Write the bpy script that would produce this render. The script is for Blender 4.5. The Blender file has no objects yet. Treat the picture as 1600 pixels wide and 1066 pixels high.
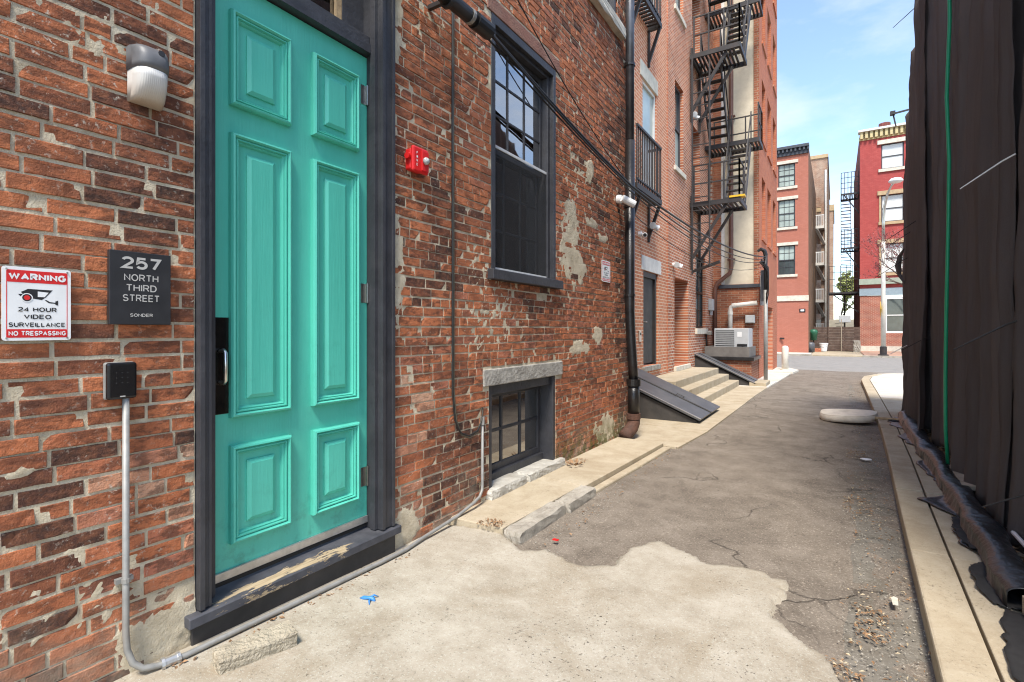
import bpy, bmesh, math, random
import numpy as np
from mathutils import Vector

# ------------------------------------------------------------------ camera, sky, sun
R = math.radians
EYE = 1.45; F = 800.0; TH = math.atan(506/800.0); HOR = 516.0
scene = bpy.context.scene
cam_d = bpy.data.cameras.new('camera'); cam = bpy.data.objects.new('camera', cam_d)
scene.collection.objects.link(cam); scene.camera = cam
cam.location = (0, 0, EYE); cam.rotation_euler = (R(90), 0, TH)
cam_d.lens = 18.0; cam_d.sensor_width = 36.0; cam_d.shift_y = -17/1600.0
cam_d.clip_start = 0.05; cam_d.clip_end = 3000
SUN = Vector((0.25, -0.68, 1.15)).normalized()
SUN_EL = math.asin(SUN.z); SUN_AZ = math.atan2(SUN.x, SUN.y)
world = bpy.data.worlds.new('World'); scene.world = world; world.use_nodes = True
nt = world.node_tree; nt.nodes.clear()
wo = nt.nodes.new('ShaderNodeOutputWorld'); wb = nt.nodes.new('ShaderNodeBackground')
sky = nt.nodes.new('ShaderNodeTexSky'); sky.sky_type = 'NISHITA'; sky.sun_disc = False
sky.sun_elevation = SUN_EL; sky.sun_rotation = SUN_AZ; sky.air_density = 1.0; sky.dust_density = 0.6; sky.ozone_density = 2.0
tc = nt.nodes.new('ShaderNodeTexCoord'); mp = nt.nodes.new('ShaderNodeMapping')
mp.inputs['Scale'].default_value = (1.0, 1.0, 2.6)
nz = nt.nodes.new('ShaderNodeTexNoise'); nz.inputs['Scale'].default_value = 3.2; nz.inputs['Detail'].default_value = 8; nz.inputs['Roughness'].default_value = 0.58
cr = nt.nodes.new('ShaderNodeValToRGB'); cr.color_ramp.elements[0].position = 0.46; cr.color_ramp.elements[1].position = 0.80; cr.color_ramp.elements[0].color = (0.04, 0.04, 0.04, 1); cr.color_ramp.elements[1].color = (0.75, 0.75, 0.75, 1)
mxs = nt.nodes.new('ShaderNodeMix'); mxs.data_type = 'RGBA'
nt.links.new(tc.outputs['Generated'], mp.inputs['Vector']); nt.links.new(mp.outputs[0], nz.inputs['Vector'])
nt.links.new(nz.outputs['Fac'], cr.inputs[0]); nt.links.new(cr.outputs[0], mxs.inputs[0])
nt.links.new(sky.outputs[0], mxs.inputs[6]); mxs.inputs[7].default_value = (3.4, 3.5, 3.6, 1)
nt.links.new(mxs.outputs[2], wb.inputs['Color']); wb.inputs['Strength'].default_value = 0.15
nt.links.new(wb.outputs[0], wo.inputs['Surface'])
sun_d = bpy.data.lights.new('sun', 'SUN'); sun_d.energy = 2.6; sun_d.angle = R(14); sun_d.color = (1.0, 0.94, 0.85)
sun = bpy.data.objects.new('sun', sun_d); scene.collection.objects.link(sun)
sun.rotation_euler = (-SUN).to_track_quat('-Z', 'Y').to_euler()
vs = scene.view_settings; vs.view_transform = 'Standard'; vs.look = 'None'; vs.gamma = 1.0; vs.exposure = 1.27; vs.use_curve_mapping = False
scene.cycles.filter_width = 1.1; scene.cycles.max_bounces = 6; scene.cycles.diffuse_bounces = 4; scene.cycles.transparent_max_bounces = 8

# ------------------------------------------------------------------ places from the survey of the photograph
def rel(x): return TH - math.atan((x-800.0)/F)
def wx(x, y, a):                                  # on a wall standing at X = -a : (along, height)
    s = a/math.tan(rel(x)); zd = s*math.cos(TH)+a*math.sin(TH)
    return s, EYE+(HOR-y)*zd/F
def wy(x, y, s):                                  # on a wall standing across at Y = s : (X, height)
    X = -s*math.tan(rel(x)); zd = s*math.cos(TH)-X*math.sin(TH)
    return X, EYE+(HOR-y)*zd/F
def gr(x, y, z=0.0):                              # on the ground
    zd = F*(EYE-z)/(y-HOR); X = (x-800.0)/F*zd
    return X*math.cos(TH)-zd*math.sin(TH), X*math.sin(TH)+zd*math.cos(TH)
def proj(X, Y, Z):
    zd = Y*math.cos(TH)-X*math.sin(TH); xr = X*math.cos(TH)+Y*math.sin(TH)
    if zd < 0.05: return None
    return 800+F*xr/zd, HOR-F*(Z-EYE)/zd, zd
def MX(a): return lambda u, d, z: (-a+d, u, z)     # wall facing +X, u along the alley, d outward
def MY(s): return lambda u, d, z: (u, s-d, z)      # wall facing -Y
def MXN(a): return lambda u, d, z: (a-d, u, z)     # wall facing -X

# ------------------------------------------------------------------ mesh helpers
rng = random.Random(7)
COL = scene.collection
def tag(o, label=None, cat=None, group=None, kind=None):
    if label: o['label'] = label
    if cat: o['category'] = cat
    if group: o['group'] = group
    if kind: o['kind'] = kind
    return o
def off(o):
    v = Vector((0, 0, 0))
    while o is not None: v = v+o.location; o = o.parent
    return v
def thing(name, label, cat, loc=(0, 0, 0), group=None):
    o = bpy.data.objects.new(name, None); COL.objects.link(o); o.location = loc; o.empty_display_size = 0.1
    return tag(o, label, cat, group)
class MB:
    def __init__(s): s.v = []; s.f = []
    def add(s, vs, fs):
        n = len(s.v); s.v += [tuple(p) for p in vs]; s.f += [tuple(i+n for i in f) for f in fs]; return s
    def hexa(s, p): return s.add(p, [(0, 3, 2, 1), (4, 5, 6, 7), (0, 1, 5, 4), (1, 2, 6, 5), (2, 3, 7, 6), (3, 0, 4, 7)])
    def box(s, x0, x1, y0, y1, z0, z1):
        return s.hexa([(x0, y0, z0), (x1, y0, z0), (x1, y1, z0), (x0, y1, z0), (x0, y0, z1), (x1, y0, z1), (x1, y1, z1), (x0, y1, z1)])
    def ob(s, m, u0, u1, d0, d1, z0, z1):
        return s.hexa([m(u0, d0, z0), m(u1, d0, z0), m(u1, d1, z0), m(u0, d1, z0), m(u0, d0, z1), m(u1, d0, z1), m(u1, d1, z1), m(u0, d1, z1)])
    def bar(s, p, q, w, h=None, up=(0, 0, 1)):
        h = h or w; p = Vector(p); q = Vector(q); d = (q-p).normalized(); u = Vector(up)
        if abs(d.dot(u)) > 0.98: u = Vector((0, 1, 0))
        a = d.cross(u).normalized()*(w/2); b = a.cross(d).normalized()*(h/2)
        return s.hexa([p-a-b, p+a-b, p+a+b, p-a+b, q-a-b, q+a-b, q+a+b, q-a+b])
    def tube(s, pts, r, n=8, caps=True):
        pts = [Vector(p) for p in pts]; rings = []; k = len(pts); rr = r if isinstance(r, (list, tuple)) else [r]*k
        ref = None
        for i, p in enumerate(pts):
            t = (pts[min(i+1, k-1)]-pts[max(i-1, 0)]).normalized()
            if ref is None:
                ref = Vector((0, 0, 1)) if abs(t.z) < 0.9 else Vector((1, 0, 0))
            a = t.cross(ref).normalized(); ref = a.cross(t).normalized()
            rings.append([p+(a*math.cos(6.28318*j/n)+ref*math.sin(6.28318*j/n))*rr[i] for j in range(n)])
        vs = [q for g in rings for q in g]; fs = []
        for i in range(k-1):
            for j in range(n):
                fs.append((i*n+j, i*n+(j+1) % n, (i+1)*n+(j+1) % n, (i+1)*n+j))
        if caps: fs += [tuple(range(n)), tuple(range((k-1)*n, k*n))]
        return s.add(vs, fs)
    def prism(s, poly, fn, d0, d1):               # poly in 2D, fn(u, d, z)
        n = len(poly); vs = [fn(u, d0, z) for u, z in poly]+[fn(u, d1, z) for u, z in poly]
        return s.add(vs, [tuple(range(n)), tuple(range(n, 2*n))]+[(i, (i+1) % n, n+(i+1) % n, n+i) for i in range(n)])
    def lathe(s, prof, c, n=20):                  # prof: (radius, z)
        vs = [(c[0]+r*math.cos(6.28318*j/n), c[1]+r*math.sin(6.28318*j/n), c[2]+z) for r, z in prof for j in range(n)]; k = len(prof)
        fs = [(i*n+j, i*n+(j+1) % n, (i+1)*n+(j+1) % n, (i+1)*n+j) for i in range(k-1) for j in range(n)]
        return s.add(vs, fs+[tuple(range(n)), tuple(range((k-1)*n, k*n))])
    def build(s, name, mat, parent=None, bevel=0, smooth=False, fix=True, seg=2):
        me = bpy.data.meshes.new(name); o0 = off(parent)
        me.from_pydata([(x-o0.x, y-o0.y, z-o0.z) for x, y, z in s.v], [], s.f)
        if fix and len(s.f) < 30000:
            bm = bmesh.new(); bm.from_mesh(me); bmesh.ops.recalc_face_normals(bm, faces=bm.faces); bm.to_mesh(me); bm.free()
        if smooth: me.polygons.foreach_set('use_smooth', [True]*len(me.polygons))
        me.materials.append(mat); o = bpy.data.objects.new(name, me); COL.objects.link(o); o.parent = parent
        if bevel:
            b = o.modifiers.new('edge', 'BEVEL'); b.width = bevel; b.segments = seg; b.limit_method = 'ANGLE'; b.angle_limit = R(40)
        return o
def grid_mesh(name, mat, V, nu, nv, parent=None, keep=None, smooth=True):   # V: (nu*nv,3) array
    me = bpy.data.meshes.new(name); o0 = off(parent); V = V-np.array(o0)
    i = np.arange((nu-1)*(nv-1)); a = (i//(nv-1))*nv+i % (nv-1)
    Q = np.stack([a, a+nv, a+nv+1, a+1], 1)
    if keep is not None: Q = Q[keep.ravel()]
    me.vertices.add(len(V)); me.vertices.foreach_set('co', V.astype(np.float32).ravel())
    me.loops.add(Q.size); me.loops.foreach_set('vertex_index', Q.astype(np.int32).ravel())
    me.polygons.add(len(Q)); me.polygons.foreach_set('loop_start', np.arange(len(Q), dtype=np.int32)*4)
    me.polygons.foreach_set('use_smooth', np.full(len(Q), smooth))
    me.update(calc_edges=True); me.validate(); me.materials.append(mat)
    o = bpy.data.objects.new(name, me); COL.objects.link(o); o.parent = parent; return o
nr = np.random.RandomState(11); LAT = nr.rand(256, 256)
def vnoise(x, y, oct=4, gain=0.5):
    out = np.zeros(np.broadcast(x, y).shape); amp = 1.0; tot = 0
    for k in range(oct):
        xi = np.floor(x).astype(int); yi = np.floor(y).astype(int); fx = x-xi; fy = y-yi
        fx = fx*fx*(3-2*fx); fy = fy*fy*(3-2*fy); g = lambda a, b: LAT[(a+17*k) & 255, (b+31*k) & 255]
        out = out+amp*((g(xi, yi)*(1-fx)+g(xi+1, yi)*fx)*(1-fy)+(g(xi, yi+1)*(1-fx)+g(xi+1, yi+1)*fx)*fy)
        tot += amp; amp *= gain; x = x*2.03+5.1; y = y*2.03+9.7
    return out/tot
def poly_sd(px_, py_, poly):                     # signed distance, positive inside
    d = np.full(px_.shape, 1e9); ins = np.zeros(px_.shape, bool); n = len(poly)
    for i in range(n):
        ax, ay = poly[i]; bx, by = poly[(i+1) % n]; ex, ey = bx-ax, by-ay
        t = np.clip(((px_-ax)*ex+(py_-ay)*ey)/(ex*ex+ey*ey+1e-9), 0, 1)
        d = np.minimum(d, np.hypot(px_-ax-t*ex, py_-ay-t*ey))
        c = ((ay > py_) != (by > py_)) & (px_ < (bx-ax)*(py_-ay)/((by-ay) if by != ay else 1e-9)+ax); ins ^= c
    return np.where(ins, d, -d)

# ------------------------------------------------------------------ materials
class NT:
    def __init__(s, name):
        s.m = bpy.data.materials.new(name); s.m.use_nodes = True; s.t = s.m.node_tree; s.n = s.t.nodes
        s.b = s.n['Principled BSDF']; s.pos = s.n.new('ShaderNodeNewGeometry').outputs['Position']
    def lk(s, a, b): s.t.links.new(a, b)
    def val(s, x, inp):
        if hasattr(x, 'is_linked') or hasattr(x, 'links'): s.lk(x, inp)
        elif isinstance(x, tuple): inp.default_value = x if len(x) == 4 or len(inp.default_value) == 3 else (*x, 1)
        else: inp.default_value = x
    def noise(s, scale, detail=4, rough=0.55, vec=None, dist=0.0, stretch=None):
        n = s.n.new('ShaderNodeTexNoise'); n.inputs['Scale'].default_value = scale; n.inputs['Detail'].default_value = detail
        n.inputs['Roughness'].default_value = rough; n.inputs['Distortion'].default_value = dist
        v = vec or s.pos
        if stretch:
            mpn = s.n.new('ShaderNodeMapping'); mpn.inputs['Scale'].default_value = stretch; s.lk(v, mpn.inputs[0]); v = mpn.outputs[0]
        s.lk(v, n.inputs['Vector']); return n.outputs['Fac']
    def ramp(s, fac, stops):
        n = s.n.new('ShaderNodeValToRGB'); r = n.color_ramp
        while len(r.elements) < len(stops): r.elements.new(0.5)
        for e, (p, c) in zip(r.elements, stops):
            e.position = p; e.color = (c, c, c, 1) if not isinstance(c, tuple) else (*c, 1)
        s.lk(fac, n.inputs[0]); return n.outputs[0]
    def mix(s, fac, a, b, mode='MIX'):
        n = s.n.new('ShaderNodeMix'); n.data_type = 'RGBA'; n.blend_type = mode
        s.val(fac, n.inputs[0]); s.val(a, n.inputs[6]); s.val(b, n.inputs[7]); return n.outputs[2]
    def math(s, op, a, b=0.0, clamp=False):
        n = s.n.new('ShaderNodeMath'); n.operation = op; n.use_clamp = clamp; s.val(a, n.inputs[0]); s.val(b, n.inputs[1]); return n.outputs[0]
    def sep(s):
        n = s.n.new('ShaderNodeSeparateXYZ'); s.lk(s.pos, n.inputs[0]); return n.outputs
    def bump(s, h, dist=0.01, strength=1.0):
        n = s.n.new('ShaderNodeBump'); n.inputs['Distance'].default_value = dist; n.inputs['Strength'].default_value = strength
        s.val(h, n.inputs['Height']); s.lk(n.outputs[0], s.b.inputs['Normal'])
    def out(s, col, rough=0.7, metal=0.0, spec=None):
        s.val(col, s.b.inputs['Base Color']); s.val(rough, s.b.inputs['Roughness']); s.b.inputs['Metallic'].default_value = metal
        if spec is not None: s.b.inputs['Specular IOR Level'].default_value = spec
        return s.m
def paint(name, col, rough=0.5, var=0.18, scale=6, metal=0.0, dirt=None, dirt_amt=0.5, bump=0.0, bscale=60, dscale=5, spec=None):
    t = NT(name); n = t.noise(scale, 5); lo = tuple(c*(1-var) for c in col); hi = tuple(min(1, c*(1+var)) for c in col)
    c = t.ramp(n, [(0.3, lo), (0.7, hi)])
    if dirt: c = t.mix(t.ramp(t.noise(dscale, 6, 0.65), [(0.5-0.12*dirt_amt, 0.0), (0.78, dirt_amt)]), c, dirt)
    if bump: t.bump(t.noise(bscale, 4), bump)
    return t.out(c, rough, metal, spec)

def brick_real():
    t = NT('old_brick'); oi = t.n.new('ShaderNodeObjectInfo'); g = t.n.new('ShaderNodeNewGeometry')
    at = t.n.new('ShaderNodeAttribute'); at.attribute_name = 'tone'
    r = at.outputs['Fac']
    x, y, z = t.sep()
    base = t.ramp(r, [(0.0, (0.045, 0.028, 0.024)), (0.16, (0.115, 0.048, 0.032)), (0.34, (0.30, 0.098, 0.047)), (0.52, (0.44, 0.145, 0.063)),
                      (0.68, (0.49, 0.162, 0.070)), (0.82, (0.40, 0.145, 0.088)), (0.93, (0.52, 0.25, 0.15)), (1.0, (0.58, 0.38, 0.26))])
    m = t.noise(26, 6, 0.68); base = t.mix(t.ramp(m, [(0.40, 0.0), (0.60, 0.55)]), base, t.mix(0.45, base, (0.52, 0.20, 0.09)), 'MIX')
    d = t.noise(17, 7, 0.7, stretch=(1, 0.55, 1.5)); big = t.noise(1.3, 3, 0.5)
    soot = t.math('MULTIPLY', t.ramp(d, [(0.45, 0.0), (0.56, 1.0)]), t.ramp(big, [(0.34, 0.35), (0.58, 1.0)]))
    base = t.mix(t.math('MULTIPLY', soot, 0.64), base, (0.030, 0.021, 0.018))
    e = t.ramp(t.noise(48, 5, 0.7), [(0.58, 0.0), (0.68, 1.0)]); eb = t.ramp(t.noise(1.9, 4, 0.6, stretch=(1, 1, 0.8)), [(0.42, 0.1), (0.66, 0.95)])
    base = t.mix(t.math('MULTIPLY', e, eb), base, (0.56, 0.50, 0.41))
    low = t.math('MULTIPLY', t.ramp(z, [(0.0, 1.0), (0.45, 0.0)]), t.ramp(t.noise(3.5, 5), [(0.4, 0.0), (0.62, 0.75)]))
    moss = t.math('MULTIPLY', t.math('MULTIPLY', t.ramp(z, [(0.10, 1.0), (0.40, 0.0)]), t.ramp(t.math('SUBTRACT', y, 4.6), [(0.0, 0.0), (0.15, 1.0)])), t.ramp(t.noise(9, 5), [(0.42, 0.0), (0.55, 0.8)]))
    base = t.mix(low, base, (0.40, 0.335, 0.25)); base = t.mix(moss, base, (0.10, 0.10, 0.025))
    h = t.math('ADD', t.math('MULTIPLY', t.noise(45, 6, 0.7), 1.0), t.math('MULTIPLY', t.noise(160, 3, 0.6), 0.35))
    t.bump(h, 0.011, 1.0)
    return t.out(base, 0.9, 0, 0.25)
def mortar_real():
    t = NT('old_mortar'); x, y, z = t.sep()
    c = t.ramp(t.noise(7, 6, 0.65), [(0.30, (0.42, 0.345, 0.235)), (0.5, (0.60, 0.515, 0.37)), (0.72, (0.70, 0.615, 0.46))])
    c = t.mix(t.ramp(t.noise(1.7, 4, 0.6), [(0.52, 0.0), (0.74, 0.5)]), c, (0.20, 0.16, 0.12))
    moss = t.math('MULTIPLY', t.math('MULTIPLY', t.ramp(z, [(0.10, 1.0), (0.38, 0.0)]), t.ramp(t.math('SUBTRACT', y, 4.6), [(0.0, 0.0), (0.15, 1.0)])), t.ramp(t.noise(8, 5), [(0.40, 0.0), (0.55, 0.85)]))
    c = t.mix(moss, c, (0.115, 0.115, 0.028))
    t.bump(t.noise(90, 6, 0.7), 0.012, 0.9)
    return t.out(c, 0.95, 0, 0.2)
def brick_far(name, axis, c1, c2, mortar, var=0.5, w=0.21, h=0.069, ms=0.007, stain=(0.05, 0.03, 0.025), stain_amt=0.4, painted=False):
    t = NT(name); x, y, z = t.sep(); cb = t.n.new('ShaderNodeCombineXYZ')
    t.lk(y if axis == 'X' else x, cb.inputs[0]); t.lk(z, cb.inputs[1])
    bt = t.n.new('ShaderNodeTexBrick'); t.lk(cb.outputs[0], bt.inputs['Vector']); bt.inputs['Scale'].default_value = 1.0
    bt.inputs['Brick Width'].default_value = w; bt.inputs['Row Height'].default_value = h; bt.inputs['Mortar Size'].default_value = ms
    bt.inputs['Mortar Smooth'].default_value = 0.3; bt.inputs['Bias'].default_value = 0.0
    bt.inputs['Color1'].default_value = (*c1, 1); bt.inputs['Color2'].default_value = (*c2, 1); bt.inputs['Mortar'].default_value = (*mortar, 1)
    c = bt.outputs['Color']
    c = t.mix(t.ramp(t.noise(1.1, 6, 0.62), [(0.42, 0.0), (0.75, stain_amt)]), c, stain)
    c = t.mix(t.ramp(t.noise(0.5, 5, 0.6, stretch=(1, 1, 0.25)), [(0.5, 0.0), (0.72, stain_amt*0.6)]), c, tuple(min(1, k*1.35+0.03) for k in c2))
    t.bump(t.math('ADD', t.math('MULTIPLY', bt.outputs['Fac'], -1.0), t.math('MULTIPLY', t.noise(40, 4), 0.4)), 0.006, 0.5 if painted else 0.8)
    return t.out(c, 0.85, 0, 0.25)
def ground_mat(name, c0, c1, c2, spk=(0.5, 0.48, 0.44), spk_amt=0.5, crack=0.0, stain=(0.1, 0.08, 0.06), stain_amt=0.3, fine=240, pits=0.0):
    t = NT(name); n = t.noise(3.4, 9, 0.74)
    c = t.ramp(n, [(0.30, c0), (0.5, c1), (0.72, c2)])
    c = t.mix(t.ramp(t.noise(1.3, 9, 0.72, dist=0.8), [(0.50, 0.0), (0.63, stain_amt)]), c, stain)
    f = t.noise(fine*.6, 5, 0.8); c = t.mix(t.ramp(f, [(0.54, 0.0), (0.66, spk_amt)]), c, spk)
    c = t.mix(t.ramp(t.noise(fine*0.35, 5, 0.8), [(0.33, spk_amt), (0.44, 0.0)]), c, tuple(k*0.35 for k in c0))
    hgt = t.math('MULTIPLY', f, 0.5)
    if pits:
        p = t.math('MULTIPLY', t.ramp(t.noise(70, 2, 0.5), [(0.66, 0.0), (0.70, 1.0)]), t.ramp(t.noise(1.6, 4), [(0.45, 0.0), (0.62, 1.0)]))
        c = t.mix(t.math('MULTIPLY', p, pits), c, (0.06, 0.045, 0.03)); hgt = t.math('SUBTRACT', hgt, p)
    if crack:
        vo = t.n.new('ShaderNodeTexVoronoi'); vo.feature = 'DISTANCE_TO_EDGE'; vo.inputs['Scale'].default_value = 0.85
        nn = t.n.new('ShaderNodeTexNoise'); nn.inputs['Scale'].default_value = 3.0; nn.inputs['Detail'].default_value = 6; t.lk(t.pos, nn.inputs['Vector'])
        vm = t.n.new('ShaderNodeVectorMath'); vm.operation = 'MULTIPLY_ADD'; t.lk(nn.outputs['Color'], vm.inputs[0]); vm.inputs[1].default_value = (0.5, 0.5, 0.5); t.lk(t.pos, vm.inputs[2])
        t.lk(vm.outputs[0], vo.inputs['Vector'])
        k = t.math('MULTIPLY', t.ramp(vo.outputs['Distance'], [(0.0, 1.0), (0.012, 0.0)]), t.ramp(t.noise(1.1, 3), [(0.45, 0.0), (0.56, 1.0)]))
        c = t.mix(t.math('MULTIPLY', k, crack), c, (0.02, 0.018, 0.016)); hgt = t.math('SUBTRACT', hgt, t.math('MULTIPLY', k, 2.0))
    t.bump(hgt, 0.006, 0.8)
    return t.out(c, 0.92, 0, 0.25)
def glass(name, tint=(0.9, 0.95, 0.93), thru=0.8, base=None):
    t = NT(name); out = t.n['Material Output']; t.n.remove(t.b)
    fr = t.n.new('ShaderNodeFresnel'); fr.inputs[0].default_value = 1.6
    gl = t.n.new('ShaderNodeBsdfGlossy'); gl.inputs['Roughness'].default_value = 0.02
    tr = t.n.new('ShaderNodeBsdfTransparent'); tr.inputs[0].default_value = (*[c*thru for c in tint], 1)
    nb = t.n.new('ShaderNodeBump'); nb.inputs['Distance'].default_value = 0.01; nb.inputs['Strength'].default_value = 0.12; t.lk(t.noise(2.2, 2), nb.inputs['Height'])
    t.lk(nb.outputs[0], gl.inputs['Normal'])
    f2 = t.math('ADD', t.math('MULTIPLY', fr.outputs[0], 2.6), 0.24, True); ms = t.n.new('ShaderNodeMixShader')
    t.lk(f2, ms.inputs[0]); t.lk(tr.outputs[0], ms.inputs[1]); t.lk(gl.outputs[0], ms.inputs[2]); t.lk(ms.outputs[0], out.inputs[0]); return t.m

M = {}
M['brick'] = brick_real(); M['mortar'] = mortar_real()
M['teal'] = paint('teal_door_paint', (0.095, 0.48, 0.345), 0.38, 0.07, 3.5, bump=0.004, bscale=22)
def doorpaint():
    t = NT('teal_door_paint'); x, y, z = t.sep()
    c = t.ramp(t.noise(3.0, 5, stretch=(1, 2.5, .35)), [(0.3, (0.078, 0.445, 0.335)), (0.7, (0.094, 0.505, 0.385))])
    g = t.math('MULTIPLY', t.ramp(t.noise(14, 7, 0.72), [(0.50, 0.0), (0.66, 1.0)]), t.ramp(z, [(0.22, 0.55), (0.75, 0.0)]))
    c = t.mix(g, c, (0.05, 0.20, 0.145))
    k = t.math('MULTIPLY', t.ramp(t.noise(9, 6, 0.7), [(0.56, 0.0), (0.70, 0.45)]), t.ramp(t.math('ABSOLUTE', t.math('SUBTRACT', z, 1.2)), [(0.1, 1.0), (0.6, 0.15)]))
    c = t.mix(t.math('MULTIPLY', k, t.ramp(y, [(1.3, 1.0), (1.48, 0.2)]) if False else 0.35), c, (0.045, 0.22, 0.16))
    chip = t.ramp(t.noise(60, 3, 0.6), [(0.765, 0.0), (0.775, 0.8)]); c = t.mix(chip, c, (0.42, 0.46, 0.40))
    h = t.math('ADD', t.noise(70, 4, 0.6, stretch=(1, 1, .06)), t.math('MULTIPLY', t.noise(7, 5, 0.6), 1.2)); t.bump(h, 0.0018, 0.8)
    return t.out(c, t.ramp(t.noise(11, 5), [(0.3, 0.32), (0.7, 0.5)]))
M['teal'] = doorpaint()
M['char'] = paint('charcoal_paint', (0.036, 0.036, 0.041), 0.5, 0.22, 9, dirt=(0.10, 0.095, 0.09), dirt_amt=0.25, bump=0.003, bscale=40)
M['black_paint'] = paint('black_gloss_paint', (0.012, 0.011, 0.011), 0.3, 0.3, 7, dirt=(0.06, 0.045, 0.035), dirt_amt=0.35, bump=0.003)
M['iron'] = paint('black_iron', (0.022, 0.020, 0.020), 0.55, 0.3, 9, dirt=(0.09, 0.045, 0.025), dirt_amt=0.35)
M['rust'] = paint('rusty_cast_iron', (0.10, 0.045, 0.028), 0.8, 0.3, 12, dirt=(0.03, 0.02, 0.018), dirt_amt=0.6, bump=0.006)
M['galv'] = paint('galvanised_conduit', (0.29, 0.285, 0.265), 0.55, 0.18, 20, metal=0.3, dirt=(0.22, 0.17, 0.12), dirt_amt=0.35)
M['alu'] = paint('worn_aluminium', (0.55, 0.54, 0.52), 0.4, 0.12, 25, metal=0.8, dirt=(0.2, 0.17, 0.14), dirt_amt=0.3)
M['steel'] = paint('brushed_steel', (0.62, 0.60, 0.56), 0.28, 0.1, 30, metal=1.0)
M['plate'] = paint('dark_push_plate', (0.018, 0.016, 0.015), 0.22, 0.4, 14, metal=0.6, dirt=(0.09, 0.06, 0.035), dirt_amt=0.5)
M['stone'] = paint('grey_limestone', (0.36, 0.335, 0.29), 0.9, 0.25, 8, dirt=(0.12, 0.10, 0.075), dirt_amt=0.6, bump=0.012, bscale=35)
M['palestone'] = paint('pale_stone', (0.60, 0.55, 0.45), 0.85, 0.12, 6, dirt=(0.22, 0.18, 0.13), dirt_amt=0.4, bump=0.005)
M['whitestone'] = paint('white_stone', (0.68, 0.66, 0.61), 0.8, 0.1, 6, dirt=(0.3, 0.27, 0.22), dirt_amt=0.3)
M['wood'] = paint('bare_wood', (0.42, 0.29, 0.155), 0.8, 0.25, 14, dirt=(0.09, 0.07, 0.055), dirt_amt=0.5, bump=0.006, bscale=50)
M['greywood'] = paint('weathered_wood', (0.33, 0.27, 0.20), 0.85, 0.25, 14, dirt=(0.10, 0.075, 0.055), dirt_amt=0.5, bump=0.006)
M['darkwood'] = paint('dark_fence_wood', (0.085, 0.052, 0.038), 0.85, 0.3, 5, dirt=(0.17, 0.13, 0.10), dirt_amt=0.4)
M['white'] = paint('white_enamel', (0.76, 0.76, 0.74), 0.42, 0.05, 9, dirt=(0.45, 0.42, 0.38), dirt_amt=0.2)
M['red'] = paint('red_enamel', (0.62, 0.018, 0.018), 0.35, 0.08, 9)
M['ink'] = paint('black_ink', (0.012, 0.012, 0.013), 0.5, 0.1, 9)
M['plaque'] = paint('matt_black_plaque', (0.020, 0.020, 0.022), 0.45, 0.25, 12, dirt=(0.05, 0.047, 0.044), dirt_amt=0.35)
M['silver'] = paint('silver_lettering', (0.50, 0.48, 0.44), 0.5, 0.08, 20, metal=0.2)
M['greycap'] = paint('grey_lamp_cap', (0.115, 0.115, 0.118), 0.5, 0.12, 12)
M['screenframe'] = paint('aluminium_screen_frame', (0.55, 0.55, 0.54), 0.45, 0.08, 20)
M['salmon'] = brick_far('salmon_brick', 'X', (0.42, 0.125, 0.058), (0.56, 0.20, 0.098), (0.68, 0.55, 0.40), ms=0.010, stain=(0.62, 0.33, 0.20), stain_amt=0.45)
M['houseB'] = brick_far('mottled_brick', 'X', (0.30, 0.085, 0.042), (0.53, 0.185, 0.088), (0.62, 0.53, 0.42), ms=0.010, stain=(0.10, 0.05, 0.035), stain_amt=0.45)
M['houseBy'] = brick_far('mottled_brick_return', 'Y', (0.33, 0.105, 0.06), (0.48, 0.18, 0.10), (0.52, 0.43, 0.33), stain=(0.08, 0.045, 0.03), stain_amt=0.45)
M['cornerX'] = brick_far('orange_brick_side', 'X', (0.38, 0.105, 0.052), (0.48, 0.15, 0.075), (0.44, 0.23, 0.15), stain=(0.50, 0.22, 0.13), stain_amt=0.3)
M['cornerY'] = brick_far('shaded_corner_brick', 'Y', (0.26, 0.085, 0.045), (0.42, 0.15, 0.075), (0.40, 0.30, 0.21), stain=(0.06, 0.035, 0.025), stain_amt=0.55)  # corner brick darkened against the side wall; the front's shade is in the colour
M['oldreturn'] = brick_far('old_brick_return', 'Y', (0.28, 0.085, 0.045), (0.38, 0.12, 0.06), (0.42, 0.36, 0.28))
M['farsalmon'] = brick_far('painted_salmon_brick', 'Y', (0.37, 0.135, 0.090), (0.41, 0.155, 0.105), (0.33, 0.12, 0.082), h=0.075, stain=(0.36, 0.15, 0.11), stain_amt=0.3, painted=True)
M['farside'] = brick_far('brown_sooty_brick', 'X', (0.15, 0.085, 0.05), (0.23, 0.13, 0.075), (0.25, 0.19, 0.13), h=0.075, stain=(0.05, 0.035, 0.025), stain_amt=0.6)
M['farold'] = brick_far('brown_patched_brick', 'Y', (0.22, 0.115, 0.07), (0.34, 0.19, 0.12), (0.42, 0.36, 0.29), h=0.08, stain=(0.55, 0.48, 0.38), stain_amt=0.5)
M['farred'] = brick_far('crimson_painted_brick', 'Y', (0.36, 0.066, 0.058), (0.41, 0.085, 0.073), (0.30, 0.055, 0.05), h=0.075, stain=(0.28, 0.055, 0.05), stain_amt=0.35, painted=True)
M['farredX'] = brick_far('crimson_brick_side', 'X', (0.20, 0.05, 0.04), (0.26, 0.07, 0.055), (0.25, 0.12, 0.09), h=0.075)
M['shopbrick'] = brick_far('tan_jointed_brick', 'Y', (0.30, 0.10, 0.07), (0.38, 0.14, 0.09), (0.55, 0.42, 0.32), h=0.08)
M['stucco'] = paint('cream_stucco', (0.60, 0.53, 0.40), 0.9, 0.10, 2.5, dirt=(0.38, 0.32, 0.23), dirt_amt=0.55, bump=0.006, bscale=14, dscale=2.2)
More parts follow.
